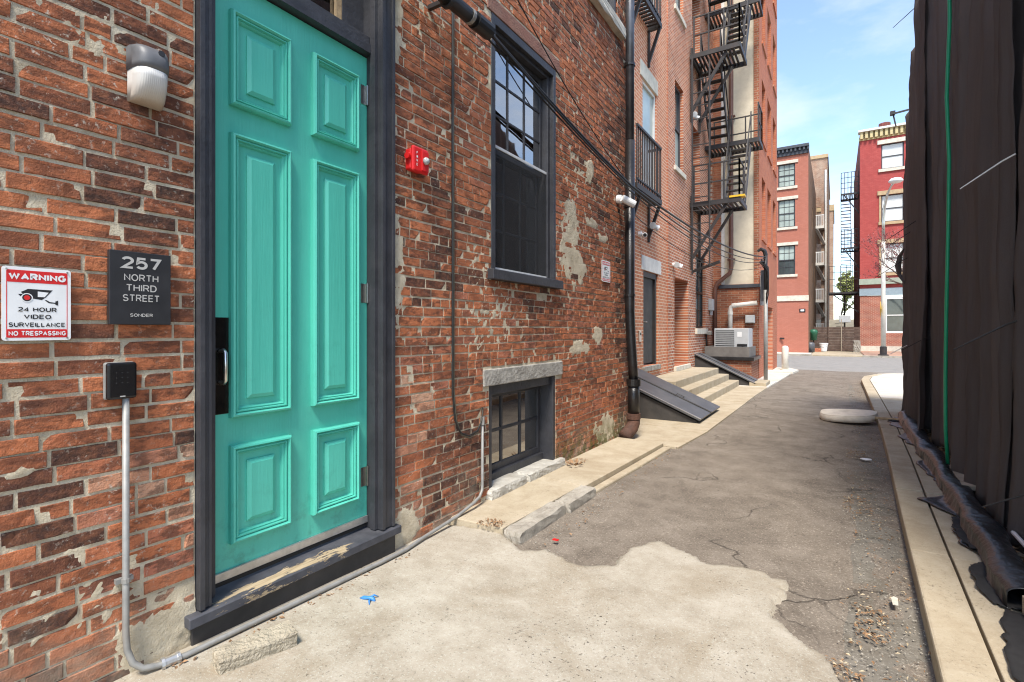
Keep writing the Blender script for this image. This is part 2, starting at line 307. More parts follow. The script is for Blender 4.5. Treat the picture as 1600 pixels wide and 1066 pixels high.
M['asphalt'] = ground_mat('worn_asphalt', (0.125, 0.102, 0.080), (0.185, 0.155, 0.122), (0.245, 0.208, 0.168), spk=(0.46, 0.39, 0.31), spk_amt=0.75, crack=0.5, stain=(0.105, 0.086, 0.067), stain_amt=0.65, fine=120)
M['gutter'] = ground_mat('crumbled_gutter', (0.12, 0.105, 0.085), (0.165, 0.148, 0.12), (0.23, 0.205, 0.17), spk=(0.36, 0.33, 0.28), spk_amt=0.7, crack=0.6, stain=(0.10, 0.075, 0.05), stain_amt=0.5, fine=90)
M['street'] = ground_mat('street_asphalt', (0.20, 0.188, 0.168), (0.245, 0.23, 0.207), (0.285, 0.27, 0.245), spk=(0.4, 0.4, 0.38), spk_amt=0.3, stain=(0.17, 0.165, 0.16), stain_amt=0.4, fine=60)
M['apron'] = ground_mat('pale_concrete', (0.27, 0.225, 0.165), (0.37, 0.325, 0.255), (0.47, 0.425, 0.35), spk=(0.56, 0.57, 0.49), spk_amt=0.55, crack=0.0, stain=(0.27, 0.215, 0.145), stain_amt=0.5, fine=170, pits=0.95)
M['walk'] = ground_mat('tan_concrete', (0.34, 0.27, 0.18), (0.42, 0.35, 0.245), (0.49, 0.42, 0.31), spk=(0.58, 0.51, 0.40), spk_amt=0.3, stain=(0.31, 0.24, 0.155), stain_amt=0.55, fine=170, pits=0.3)
M['walk_far'] = ground_mat('white_concrete', (0.50, 0.45, 0.37), (0.57, 0.52, 0.44), (0.63, 0.58, 0.50), spk_amt=0.2, stain=(0.42, 0.36, 0.28), stain_amt=0.4, fine=120)
M['kerbstone'] = ground_mat('grey_kerb_stone', (0.22, 0.195, 0.155), (0.34, 0.305, 0.25), (0.45, 0.41, 0.34), spk_amt=0.4, stain=(0.12, 0.10, 0.08), stain_amt=0.6, fine=90)
M['pave'] = brick_far('red_brick_paving', 'X', (0.44, 0.18, 0.12), (0.52, 0.25, 0.17), (0.45, 0.28, 0.2))
M['terrain'] = ground_mat('dusty_ground', (0.16, 0.145, 0.12), (0.2, 0.18, 0.15), (0.24, 0.22, 0.19))
M['glass'] = glass('window_glass'); M['cellar_glass'] = glass('cellar_window_glass', (0.75, 0.85, 0.78), 0.75)
M['farglass'] = paint('far_window_glass', (0.055, 0.07, 0.07), 0.06, 0.3, 1.5, spec=0.9)
M['paleglass'] = paint('far_window_blind', (0.36, 0.42, 0.38), 0.12, 0.2, 1.2, spec=0.8)
M['whiteblind'] = paint('far_white_blind', (0.62, 0.62, 0.58), 0.25, 0.1, 1.2, spec=0.6)
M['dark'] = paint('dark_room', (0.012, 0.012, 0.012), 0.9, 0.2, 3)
M['curtain'] = paint('grey_green_curtain', (0.50, 0.58, 0.53), 0.9, 0.12, 4)
M['bulkhead'] = paint('slate_painted_steel', (0.085, 0.088, 0.096), 0.42, 0.14, 5, dirt=(0.17, 0.155, 0.14), dirt_amt=0.3)
M['bulkside'] = paint('dark_painted_cheek', (0.040, 0.036, 0.033), 0.7, 0.25, 7, dirt=(0.10, 0.085, 0.07), dirt_amt=0.4)
M['mesh'] = None
M['green'] = paint('green_hose_rubber', (0.012, 0.30, 0.14), 0.35, 0.08, 12)
M['plastic'] = paint('black_plastic_film', (0.016, 0.016, 0.017), 0.36, 0.3, 10, bump=0.006, bscale=28)
M['netblack'] = paint('torn_black_netting', (0.014, 0.013, 0.013), 0.85, 0.3, 20)
M['acgrey'] = paint('condenser_grey', (0.44, 0.45, 0.45), 0.5, 0.06, 8)
M['pvc'] = paint('cream_pvc', (0.62, 0.585, 0.52), 0.5, 0.06, 8, dirt=(0.35, 0.3, 0.24), dirt_amt=0.3)
M['box'] = paint('grey_box', (0.42, 0.43, 0.43), 0.5, 0.08, 9)
M['cable'] = paint('black_cable', (0.012, 0.012, 0.012), 0.5, 0.2, 12)
M['ucable'] = paint('olive_cable', (0.055, 0.048, 0.032), 0.55, 0.2, 12)
M['brownpipe'] = paint('brown_drainpipe', (0.12, 0.052, 0.035), 0.55, 0.2, 9)
M['cushion'] = paint('soiled_cream_fabric', (0.74, 0.66, 0.54), 0.9, 0.1, 6, dirt=(0.33, 0.26, 0.18), dirt_amt=0.4, bump=0.006)
M['blue'] = paint('blue_nitrile', (0.045, 0.20, 0.48), 0.45, 0.15, 20)
M['concrete_lump'] = paint('broken_concrete', (0.42, 0.365, 0.27), 0.95, 0.25, 14, dirt=(0.17, 0.12, 0.07), dirt_amt=0.5, bump=0.02, bscale=70)
M['cream'] = paint('cream_pole_paint', (0.66, 0.62, 0.53), 0.5, 0.08, 6, dirt=(0.35, 0.3, 0.25), dirt_amt=0.3)
M['yellow'] = paint('yellow_sign', (0.70, 0.42, 0.02), 0.45, 0.05, 6)
M['greencornice'] = paint('grey_green_cornice', (0.30, 0.34, 0.27), 0.7, 0.12, 6)
M['bluegrey'] = paint('blue_grey_trim', (0.24, 0.31, 0.35), 0.6, 0.1, 6)
M['darkcornice'] = paint('dark_cornice', (0.05, 0.055, 0.065), 0.6, 0.2, 6)
M['gold'] = paint('ochre_cornice', (0.50, 0.40, 0.20), 0.6, 0.15, 8)
M['brownstone'] = paint('brownstone', (0.42, 0.30, 0.17), 0.8, 0.15, 6)
M['bin'] = paint('green_bin', (0.02, 0.12, 0.065), 0.45, 0.1, 6)
M['bark'] = paint('bark', (0.11, 0.075, 0.06), 0.9, 0.2, 20)
M['bud'] = paint('red_buds', (0.26, 0.075, 0.075), 0.8, 0.3, 12)
M['leaf'] = paint('spring_leaf', (0.30, 0.33, 0.11), 0.75, 0.3, 9)
M['lens'] = None
def netting():
    t = NT('shade_netting'); x, y, z = t.sep()
    c = t.ramp(t.noise(1.4, 5, 0.6, stretch=(1, 1.0, 0.16)), [(0.3, (0.15, 0.126, 0.117)), (0.55, (0.22, 0.187, 0.174)), (0.75, (0.29, 0.25, 0.235))])
    c = t.mix(t.ramp(t.noise(14, 5, 0.7, stretch=(1, 1, 0.25)), [(0.62, 0.0), (0.8, 0.35)]), c, (0.12, 0.105, 0.095))
    c = t.mix(t.ramp(t.noise(1.0, 4, 0.6, stretch=(9, 9, .35)), [(0.45, 0.0), (0.66, 0.4)]), c, (0.22, 0.19, 0.18))
    t.bump(t.math('ADD', t.math('MULTIPLY', t.noise(1.0, 4, 0.6, stretch=(9, 9, .8)), 2.5), t.math('ADD', t.noise(260, 2, 0.5), t.math('MULTIPLY', t.noise(5, 5, 0.6, dist=1.0), 2.2))), 0.014, 0.9)
    t.out(c, 0.85, 0, 0.15); out = t.n['Material Output']; tl = t.n.new('ShaderNodeBsdfTranslucent'); t.lk(c, tl.inputs[0]); tp = t.n.new('ShaderNodeBsdfTransparent')
    m1 = t.n.new('ShaderNodeMixShader'); m1.inputs[0].default_value = 0.35; t.lk(t.b.outputs[0], m1.inputs[1]); t.lk(tl.outputs[0], m1.inputs[2])
    m2 = t.n.new('ShaderNodeMixShader'); m2.inputs[0].default_value = 0.05; t.lk(m1.outputs[0], m2.inputs[1]); t.lk(tp.outputs[0], m2.inputs[2]); t.lk(m2.outputs[0], out.inputs[0])
    return t.m
M['mesh'] = netting()
def lensmat():
    t = NT('frosted_lamp_lens'); x, y, z = t.sep()
    c = t.ramp(t.math('SUBTRACT', z, 2.36), [(0.0, (0.36, 0.29, 0.21)), (0.09, (0.56, 0.53, 0.48)), (0.2, (0.60, 0.60, 0.58))])
    w = t.n.new('ShaderNodeTexWave'); w.bands_direction = 'Y'; w.inputs['Scale'].default_value = 45; t.lk(t.pos, w.inputs['Vector'])
    t.bump(w.outputs['Fac'], 0.0012, 0.35); t.out(c, 0.3); t.b.inputs['Transmission Weight'].default_value = 0.0
    return t.m
M['lens'] = lensmat()
def sillmat():
    t = NT('flaking_sill_paint'); x, y, z = t.sep()
    n = t.noise(18, 6, 0.7, stretch=(1.6, 0.35, 1)); env = t.ramp(t.math('ADD', x, 2.56), [(0.06, 0.0), (0.12, 0.9), (0.165, 1.0), (0.19, 0.3)])
    env = t.math('MULTIPLY', env, t.ramp(t.math('SUBTRACT', y, 1.10), [(0.05, 0.2), (0.3, 1.0), (0.85, 1.0), (1.0, 0.1)]))
    f = t.ramp(t.math('ADD', n, t.math('MULTIPLY', env, 0.28)), [(0.70, 0.0), (0.73, 1.0)])
    f = t.math('MULTIPLY', f, t.ramp(env, [(0.25, 0.0), (0.4, 1.0)]))
    p = t.ramp(t.noise(9, 4), [(0.3, (0.035, 0.036, 0.043)), (0.7, (0.075, 0.075, 0.085))])
    wd = t.ramp(t.noise(30, 5, 0.6, stretch=(2, 0.2, 1)), [(0.3, (0.25, 0.18, 0.10)), (0.7, (0.46, 0.36, 0.23))])
    t.bump(t.math('MULTIPLY', f, -1.0), 0.004, 0.8)
    return t.out(t.mix(f, p, wd), 0.7)
M['sill'] = sillmat()

# ------------------------------------------------------------------ ground, road, pavements
def gz(Y): return np.interp(Y, [-3, 1, 2.4, 6.9, 15, 22, 60], [0.05, 0.032, -0.008, -0.005, 0.0, -0.05, -0.05])
def sheet(name, mat, x0, x1, y0, y1, dx, dy, zf, keepf=None, parent=None):
    nx = max(2, int((x1-x0)/dx)+1); ny = max(2, int((y1-y0)/dy)+1)
    X, Y = np.meshgrid(np.linspace(x0, x1, nx), np.linspace(y0, y1, ny), indexing='ij'); Z = zf(X, Y)
    keep = None
    if keepf is not None: keep = keepf((X[:-1, :-1]+X[1:, 1:])/2, (Y[:-1, :-1]+Y[1:, 1:])/2)
    return grid_mesh(name, mat, np.stack([X, Y, Z], -1).reshape(-1, 3), nx, ny, parent, keep)
kx = lambda Y: np.interp(Y, [0, 2.7, 5.1, 8.2, 12, 17.5, 19.2, 20.5], [0.30, 0.355, 0.425, 0.53, 0.57, 0.60, 0.78, 1.6])   # face of the right kerb
tag(sheet('ground', M['terrain'], -900, 900, -300, 1500, 300, 300, lambda X, Y: 0*X-0.25), kind='structure')
alley = sheet('alley_road', M['asphalt'], -3.6, 1.9, -3.0, 22.6, 0.05, 0.06,
              lambda X, Y: gz(Y)-0.022+0.010*(vnoise(X*1.1, Y*0.8, 3)-0.5)+0.004*(vnoise(X*7, Y*7, 2)-0.5)-0.012*np.exp(-((X-0.1)/0.35)**2))
tag(alley, kind='structure')
AP = [(-2.6, -3.0), (-2.6, 2.9), gr(783, 822, .03), gr(816, 852, .03), gr(850, 857), gr(905, 880), gr(958, 884), gr(985, 853), gr(1030, 843), gr(1080, 862), gr(1105, 880),
      gr(1170, 884), gr(1226, 906), gr(1222, 930), gr(1204, 955), gr(1235, 985), gr(1290, 1022), gr(1325, 1075), (-0.35, 1.2), (-0.45, -3.0)]
def apron_z(X, Y):
    sd = poly_sd(X, Y, AP)+0.05*(vnoise(X*6, Y*6, 4)-0.5)+0.07*(vnoise(X*19+3, Y*19, 4, .65)-0.5)
    zz = gz(Y)+0.006+0.012*(vnoise(X*1.6+4, Y*1.6, 3)-0.5)+np.clip((-1.6-X)*0.02, 0, 0.016)
    return zz-0.05*np.clip(0.5-sd/0.012, 0, 1)
tag(sheet('concrete_apron', M['apron'], -2.6, 0.35, -3.0, 4.2, 0.022, 0.022, apron_z, lambda X, Y: poly_sd(X, Y, AP) > -0.09), kind='structure')
gut = sheet('gutter', M['gutter'], -0.15, 0.62, 0.8, 17.5, 0.03, 0.05,
            lambda X, Y: gz(Y)-0.030+0.022*(vnoise(X*9, Y*6, 4)-0.5)-0.03*np.clip((kx(Y)-0.30+0.16*(vnoise(Y*1.3, X*0+2, 3)-0.5)-X)/0.05, 0, 1), None)
tag(gut, kind='structure')
# raised strip under the wall, with its kerb stones
lw = tag(bpy.data.objects.new('sidewalk', None), kind='structure'); COL.objects.link(lw)
def slab(parent, name, mat, poly, z0, z1, bevel=0.006):
    m = MB(); n = len(poly); m.add([(x, y, z0) for x, y in poly]+[(x, y, zz) for (x, y), zz in zip(poly, [z1]*n if not isinstance(z1, list) else z1)],
          [tuple(range(n-1, -1, -1)), tuple(range(n, 2*n))]+[(i, (i+1) % n, n+(i+1) % n, n+i) for i in range(n)])
    return m.build(name, mat, parent, bevel)
fo = lambda y: -1.86+.038*(y-3)
slab(lw, 'slab', M['walk'], [(-2.5, 2.98), (fo(3.03)-.138, 3.03), (fo(4.25)-.138, 4.25), (-2.5, 4.25)], -.2, [.055, .046, .046, .056])
slab(lw, 'slab', M['walk'], [(-2.5, 4.258), (fo(4.26)-.10, 4.258), (fo(6.45)-.10, 6.45), (-2.5, 6.45)], -.2, [.055, .046, .034, .042])
for a, b, o1, o2, mt in ((3.02, 3.72, .02, .0, 'kerbstone'), (3.735, 4.25, .01, .0, 'kerbstone'), (4.265, 5.4, -.02, .0, 'walk'), (5.41, 6.42, 0, 0, 'walk')):
    w = 0.13 if mt == 'kerbstone' else 0.094
    z = 0.046 if mt == 'kerbstone' else 0.000
    if mt == 'kerbstone': continue
    slab(lw, 'kerb_stone', M[mt], [(fo(a)-w, a), (fo(a)+o1, a+.02), (fo(b)+o2, b), (fo(b)-w, b)], -.2, z, 0.014)
pts = [6.46, 7.75, 9.45, 11.2, 12.9, 14.4, 16.1, 18.0, 20.0]
for i in range(len(pts)-1):
    a, b = pts[i]+.006, pts[i+1]-.006; f = lambda y: float(np.interp(y, [6.4, 7.5, 13.5, 15.5, 20], [-1.66, -1.56, -1.50, -1.42, -1.30]))
    slab(lw, 'slab', M['walk'] if i < 5 else M['walk_far'], [(-3.4, a), (f(a), a), (f(b), b), (-3.4, b)], -.3, float(gz((a+b)/2))+.004+.004*(i % 2))
slab(lw, 'slab', M['walk_far'], [(-12, 20.006), (-1.25, 20.006), (-1.15, 21.4), (-1.5, 22.4), (-12, 22.5)], -.35, .0)
# right-hand kerb and walk
rw = tag(bpy.data.objects.new('sidewalk', None), kind='structure'); COL.objects.link(rw)
ks = [0.4, 2.55, 4.05, 5.55, 7.1, 8.9, 10.8, 12.9, 15.1, 17.3, 18.6, 19.6]
for i in range(len(ks)-1):
    a, b = ks[i]+.005, ks[i+1]-.005; zt = 0.075+0.004*(i % 2)
    slab(rw, 'kerb_stone', M['walk'], [(kx(a), a), (kx(a)+.19, a), (kx(b)+.19, b), (kx(b), b)], -.3, zt, 0.012)
    slab(rw, 'slab', M['walk'] if i < 7 else M['walk_far'], [(kx(a)+.202, a), (1.3 if b < 10.9 else 6, a), (1.3 if b < 10.9 else 6, b), (kx(b)+.202, b)], -.3, zt-.005, 0.006)
slab(rw, 'slab', M['walk_far'], [(1.0, 19.61), (6, 19.61), (6, 20.9), (1.6, 20.7), (1.15, 20.2)], -.35, .05)
tag(sheet('cross_street', M['street'], -60, 60, 22.0, 36.2, 0.6, 0.25, lambda X, Y: -0.052-0.06*np.abs((Y-29)/7.0)**2+.0*X+np.where(Y < 22.7, -.03, 0)), kind='structure')
fw = tag(bpy.data.objects.new('far_sidewalk', None), kind='structure'); COL.objects.link(fw)
slab(fw, 'slab', M['walk_far'], [(-40, 35.7), (-1.3, 35.7), (-1.3, 38.1), (-40, 38.1)], -.4, -.0)
slab(fw, 'slab', M['walk'], [(-1.28, 35.9), (1.38, 35.9), (1.38, 42.2), (-1.28, 42.2)], -.4, -.03)
slab(fw, 'paving', M['pave'], [(1.4, 35.7), (40, 35.7), (40, 43.6), (1.4, 43.6)], -.4, .0)
slab(fw, 'kerb_stone', M['kerbstone'], [(-40, 35.5), (-1.2, 35.5), (-1.2, 35.69), (-40, 35.69)], -.4, .004)
slab(fw, 'kerb_stone', M['kerbstone'], [(1.3, 35.5), (40, 35.5), (40, 35.69), (1.3, 35.69)], -.4, .004)

# ------------------------------------------------------------------ the old brick building with the door
AW = 2.43; END = 6.94; TOP = 7.3
old = thing('brick_building', 'weathered red brick building with a tall turquoise door, nearest on the left', 'building', (-AW, 3.2, 0.03))
DOOR = (1.183, 2.385, 0.0, 4.35); WIN = (3.52, 4.68, 1.87, 4.11); WINH = (3.46, 4.76, 4.11, 4.24)
BAS = (3.49, 4.68, -0.1, 0.985); LIN = (3.40, 4.82, 0.985, 1.125); UP = (5.50, 6.44, 5.45, 7.05); UPS = (5.42, 6.56, 5.31, 5.45)
HOLES = [DOOR, WIN, WINH, BAS, LIN, UP, UPS]
def segs(y0, y1, z0, z1):
    out = [(y0, y1)]
    for a, b, c, d in HOLES:
        if z1-0.012 > c and z0+0.012 < d:
            nx = []
            for p, q in out:
                if q <= a or p >= b: nx.append((p, q)); continue
                if p < a: nx.append((p, a-.006))
                if q > b: nx.append((b+.006, q))
            out = nx
    return [s_ for s_ in out if s_[1]-s_[0] > 0.03]
def brick_geo(y0, y1, z0, z1, xf, r):
    lng = y1-y0; n = 4 if lng > 0.14 else 2; j = lambda a: r.uniform(-a, a)
    def ring(ins, x, jit, jx):
        us = [y0+ins+(lng-2*ins)*k/n for k in range(n+1)]
        p = [(x+j(jx), u+j(jit), z0+ins+j(jit)) for u in us]+[(x+j(jx), u+j(jit), z1-ins+j(jit)) for u in reversed(us)]
        return p
    k = 2*(n+1); back = ring(0.0, -AW-0.045, 0.0, 0); r1 = ring(0.0, xf-0.004, 0.0012, 0.001); r2 = ring(0.002, xf, 0.0012, 0.0010)
    if r.random() < 0.28:
        c = r.choice([0, n, n+1, k-1]); q = r.uniform(.006, .014)
        for rr in (r1, r2): rr[c] = (rr[c][0]-q, rr[c][1], rr[c][2])
    v = back+r1+r2; f = []
    for a in (0, k):
        for i in range(k): f.append((a+i, a+(i+1) % k, a+k+(i+1) % k, a+k+i))
    for i in range(n): f.append((2*k+i, 2*k+i+1, 2*k+k-2-i, 2*k+k-1-i))
    return v, f
ROW = 0.0665; br = random.Random(5); bricks = []
row = 0; z = 0.02
while z < TOP-0.07:
    hz = ROW+br.uniform(-.002, .002); y = -0.9-(0.108 if row % 2 else 0)+br.uniform(-.012, .012); hd = row % 7 == 3
    wav = br.uniform(-.003, .003)
    while y < END-0.03:
        right = y > 2.3
        ln = (0.106 if (hd and right) or br.random() < (0.12 if right else 0.07) else 0.212)+br.uniform(-.012, .009)
        gap = br.uniform(.009, .012)+(.002 if y < 1.2 else 0); hgap = br.uniform(.0085, .0105)+(.0015 if y < 1.2 else 0)
        y1 = min(y+ln-gap, END)
        for a, b in segs(y, y1, z, z+hz):
            if b-a < .03: continue
            yc = (a+b)/2
            dz = wav+.004*math.sin(yc*1.7+row*.6)+br.uniform(-.0015, .0015)
            xf = -AW+br.uniform(-.003, .003)
            if br.random() < .02: xf -= br.uniform(.002, .004)
            t0 = br.random()
            # tone zones that are the bricks' own: darker courses up the near wall, paler patched repairs low beside the door
            zc = z+.03; zone = float(vnoise(np.array([yc*.9+zc*.25]), np.array([zc*1.1+3.7]), 3)[0])
            if yc < 1.2:
                if .12 < zc < .98 and yc > .78: t = .42+.58*t0
                elif .9 < zc < 2.15: t = .02+.50*t0 if zone > .42 else .2+.5*t0
                elif zc <= .95: t = .06+.62*t0
                else: t = .10+.58*t0
            else:
                t = .27+.55*t0
                if zone < .38: t = .06+.5*t0
                if yc < 2.75 and .2 < zc < 1.25: t = .28+.72*t0
                if yc > 6.45: t = .0+.5*t0
                if zc < .75 and yc > 2.75 and yc < 3.5: t = .02+.42*t0
            bricks.append((a, b, z+dz+.0005, z+dz+hz-hgap, xf, min(1, max(0, t))))
        y += ln
    z += hz; row += 1
def shown(b):
    q = proj(-AW, (b[0]+b[1])/2, (b[2]+b[3])/2)
    if q is None or b[0] < 0.1: return 0
    p0 = proj(-AW, b[0], b[2]); p1 = proj(-AW, b[1], b[3])
    if p0 is None or p1 is None or q[0] < 2 or q[0] > 1600 or q[1] < 2 or q[1] > 1060: return 0
    return abs(p1[0]-p0[0])*F/q[2]*(b[3]-b[2])
order = sorted(range(len(bricks)), key=lambda i: -shown(bricks[i])); near = set(order[:300])
def set_tone(me, vals):
    at = me.attributes.new('tone', 'FLOAT', 'POINT'); at.data.foreach_set('value', vals)
rv, rf, rt = [], [], []
for i, b in enumerate(bricks):
    v, f = brick_geo(*b[:5], br)
    if i in near:
        m = MB(); m.add(v, f); o = m.build('brick', M['brick'], old, fix=False); set_tone(o.data, [b[5]]*len(v))
    else:
        n = len(rv); rv += v; rf += [tuple(k+n for k in q) for q in f]; rt += [b[5]]*len(v)
m = MB(); m.v = rv; m.f = rf; o = m.build('brickwork', M['brick'], old, fix=False); set_tone(o.data, rt); o['kind'] = 'stuff'
# mortar bed: a worked surface behind and between the bricks, smeared over them in places
GS = 0.0165
ys = np.unique(np.round(np.concatenate([np.arange(-0.95, END, GS)]+[np.array([h[0], h[1]]) for h in HOLES]+[[END]]), 4))
zs = np.unique(np.round(np.concatenate([np.arange(-0.12, TOP, GS)]+[np.array([h[2], h[3]]) for h in HOLES]+[[TOP]]), 4))
Y, Z = np.meshgrid(ys, zs, indexing='ij')
H = -0.0052+0.0035*(vnoise(Y*14, Z*22, 3)-0.5)+0.003*(vnoise(Y*55, Z*60, 2)-0.5)
sm = vnoise(Y*1.15+7, Z*1.5, 3); fine = vnoise(Y*9+2, Z*11, 4)
H += 0.009*np.clip(sm-0.60, 0, .2)/.2*np.clip(vnoise(Y*34, Z*40, 3, .7)-.45, 0, 1)*2.6
def patch(c, rad, amp=0.0135, edge=.55):
    d = np.hypot((Y-c[0])/rad[0], (Z-c[1])/rad[1])+1.5*(vnoise(Y*4.4, Z*4.4, 5, .72)-.5)
    return amp*np.clip((1-d)/edge*2, 0, 1)*(.70+.62*vnoise(Y*16+3, Z*22, 4, .7))
P_ = np.zeros_like(H)
for x_, y_, ru, rz in ((892, 375, .30, .50), (905, 415, .22, .20), (922, 268, .10, .14), (925, 348, .2, .06), (942, 372, .16, .05), (905, 545, .36, .09), (932, 522, .18, .14), (945, 672, .34, .22)):
    P_ = np.maximum(P_, patch(wx(x_, y_, AW), (ru, rz), .0074))
P_ = np.maximum(P_, patch((1.08, .13), (.20, .16), .0078)); P_ = np.maximum(P_, patch((2.50, .12), (.16, .13), .0078)); P_ = np.maximum(P_, patch((2.44, 1.9), (.06, .6), .007))
P_ = np.maximum(P_, patch((.60, .95), (.06, .03), .007)); P_ = np.maximum(P_, patch((2.43, 3.6), (.05, .6), .007))
H = H+P_
cy = (ys[:-1]+ys[1:])/2; cz = (zs[:-1]+zs[1:])/2; CY, CZ = np.meshgrid(cy, cz, indexing='ij'); keep = np.ones(CY.shape, bool)
for a, b, c, d in HOLES: keep &= ~((CY > a) & (CY < b) & (CZ > c) & (CZ < d))
grid_mesh('mortar_bed', M['mortar'], np.stack([-AW+H, Y, Z], -1).reshape(-1, 3), len(ys), len(zs), old, keep)
# reveals and the rest of the block
mw = MX(AW)
for a, b, c, d in (DOOR, WIN, BAS, UP):
    m = MB()
    for q in ([(a, c), (a, d)], [(b, c), (b, d)], [(a, d), (b, d)], [(a, c), (b, c)]):
        (u0, z0), (u1, z1) = q; m.add([mw(u0, -.02, z0), mw(u1, -.02, z1), mw(u1, -.30, z1), mw(u0, -.30, z0)], [(0, 1, 2, 3)])
    q4 = m.v; m.v = [q4[0], q4[1], q4[5], q4[4], q4[3], q4[2], q4[6], q4[7]]; m.f = [(0, 1, 5, 4), (1, 2, 6, 5), (2, 3, 7, 6), (3, 0, 4, 7)]; m.build('reveal', M['oldreturn'], old, fix=False)
m = MB(); m.add([(-AW-.012, END, -.2), (-7, END, -.2), (-7, END, TOP), (-AW-.012, END, TOP)], [(0, 1, 2, 3)])
m.add([(-AW-.012, -.95, -.2), (-7, -.95, -.2), (-7, -.95, TOP), (-AW-.012, -.95, TOP)], [(0, 1, 2, 3)])
m.build('side_wall', M['oldreturn'], old, fix=False)
MB().box(-7.1, -AW+.06, -1.0, END+.05, TOP, TOP+.22).build('roof', M['palestone'], old, 0.02)

# door frame, door, sill, transom
dm = MX(AW); dd = MX(2.53)
fr = MB()
for a, b in ((1.186, 1.242), (2.277, 2.382)):      # casings, moulded
    fr.ob(dm, a, b, -.10, .022, .195, 4.3)
    fr.ob(dm, a+(.044 if a < 2 else 0), b-(0 if a < 2 else .082), .022, .024 if a < 2 else .034, .195, 4.3)
    fr.ob(dm, a+(0 if a < 2 else .085), b-(.034 if a < 2 else 0), .022, .036, .195, 4.3)
fr.ob(dm, 1.242, 1.292, -.28, -.040, .195, 4.3)
fr.ob(dm, 2.252, 2.277, -.055, -.012, .195, 4.3); fr.ob(dm, 2.266, 2.277, -.28, -.055, .195, 4.3)
fr.ob(dm, 1.28, 2.27, -.13, -.045, 3.192, 3.25); fr.ob(dm, 1.28, 2.27, -.16, -.06, 3.25, 3.30)
fr.ob(dm, 2.10, 2.27, -.20, -.13, 3.30, 4.3); fr.ob(dm, 1.28, 1.40, -.20, -.13, 3.30, 4.3); fr.ob(dm, 1.40, 2.10, -.20, -.13, 4.18, 4.3)
fr.ob(dm, 1.186, 2.382, -.10, .03, 4.3, 4.40)
fr.build('door_frame', M['char'], old, 0.004)
o = MB().ob(dm, 1.40, 2.10, -.175, -.165, 3.30, 4.18).build('transom_pane', M['glass'], old)
MB().ob(dm, 2.06, 2.098, -.16, -.135, 3.30, 4.18).build('transom_bead', M['wood'], old)
MB().ob(dm, 1.0, 2.5, -.9, -.6, 2.9, 4.4).build('transom_backing', M['whiteblind'], old)
D0, D1, DZ0, DZ1 = 1.293, 2.268, 0.235, 3.185
door = MB().ob(dd, D0, D1, -.045, 0, DZ0, DZ1).build('door', M['teal'], old, 0.003)
door['label'] = 'tall turquoise six-panel door'
PU = ((1.385, 1.713), (1.852, 2.183)); PZ = ((2.56, 3.03), (1.018, 2.424), (0.397, 0.88))
def frame_ring(mb, mp_, u0, u1, z0, z1, prof):     # prof: list of (inset, depth): mitred moulding
    k = len(prof)
    vs = []
    for ins, d in prof: vs += [mp_(u0+ins, d, z0+ins), mp_(u1-ins, d, z0+ins), mp_(u1-ins, d, z1-ins), mp_(u0+ins, d, z1-ins)]
    fs = []
    for i in range(k-1):
        for c in range(4): fs.append((i*4+c, i*4+(c+1) % 4, (i+1)*4+(c+1) % 4, (i+1)*4+c))
    mb.add(vs, fs)
for zz in PZ:
    for uu in PU:
        p = MB(); frame_ring(p, dd, uu[0], uu[1], zz[0], zz[1], [(0, -.004), (.0, .024), (.006, .037), (.014, .040), (.020, .030), (.0225, .022), (.028, .030), (.033, .030), (.036, .016), (.042, .019), (.047, .010), (.052, -.006), (.062, -.008), (.063, .0005)])
        ins = .088
        frame_ring(p, dd, uu[0]+.060, uu[1]-.060, zz[0]+.060, zz[1]-.060, [(0, .0005), (.028, .0010), (.028, .011), (.046, .0215), (.0462, .0222)])
        a = .060+.0462
        p.add([dd(uu[0]+a,   .0222, zz[0]+a), dd(uu[1]-a,   .0222, zz[0]+a), dd(uu[1]-a,   .0222, zz[1]-a), dd(uu[0]+a,   .0222, zz[1]-a)], [(0, 1, 2, 3)])
        p.build('panel', M['teal'], door, fix=False)
MB().ob(dd, 1.30, 1.386, -.002, .003, 1.04, 1.512).build('push_plate', M['plate'], door, 0.002)
hs, hz0 = wx(345, 546, 2.50); hz1 = wx(345, 601, 2.50)[1]
x0 = -2.527
MB().tube([(x0, 1.345, hz0-.01), (x0+.03, 1.345, hz0-.005), (x0+.044, 1.345, hz0-.018), (x0+.047, 1.345, (hz0+hz1)/2), (x0+.044, 1.345, hz1+.018), (x0+.03, 1.345, hz1+.005), (x0, 1.345, hz1+.01)], .010, 10).build('handle', M['steel'], door, smooth=True)
for yy in (153, 459, 742):
    zc = wx(578, yy, 2.525)[1]; h = MB(); h.tube([(-2.519, 2.259, zc-.06), (-2.519, 2.259, zc+.06)], .0085, 8); h.ob(dd, 2.215, 2.259, 0, .004, zc-.06, zc+.06)
    for q in (-.062, .06): h.tube([(-2.519, 2.259, zc+q), (-2.519, 2.259, zc+q+.006)], .0055, 8)
    h.build('hinge', M['steel'], door, smooth=False)
sw = MB().ob(dd, D0+.004, D1-.004, .0005, .013, DZ0-.006, DZ0+.038); sw.build('door_sweep', M['alu'], door, 0.003)
MB().ob(dd, D0+.004, D1-.004, -.02, .008, DZ0-.028, DZ0-.0065).build('door_brush', M['cable'], door)
sb = MB(); sl = [(-.28, .200), (.045, .186), (.050, .180), (.050, .138), (-.28, .138)]
sb.prism([(d, z) for d, z in sl], lambda d, u, z: (-AW+d, u, z), 1.135, 2.425); sb.build('door_sill', M['sill'], old, 0.004)
MB().ob(dm, 1.16, 2.40, -.1, .018, -.05, .138).build('sill_riser', M['bulkside'], old, 0.004)

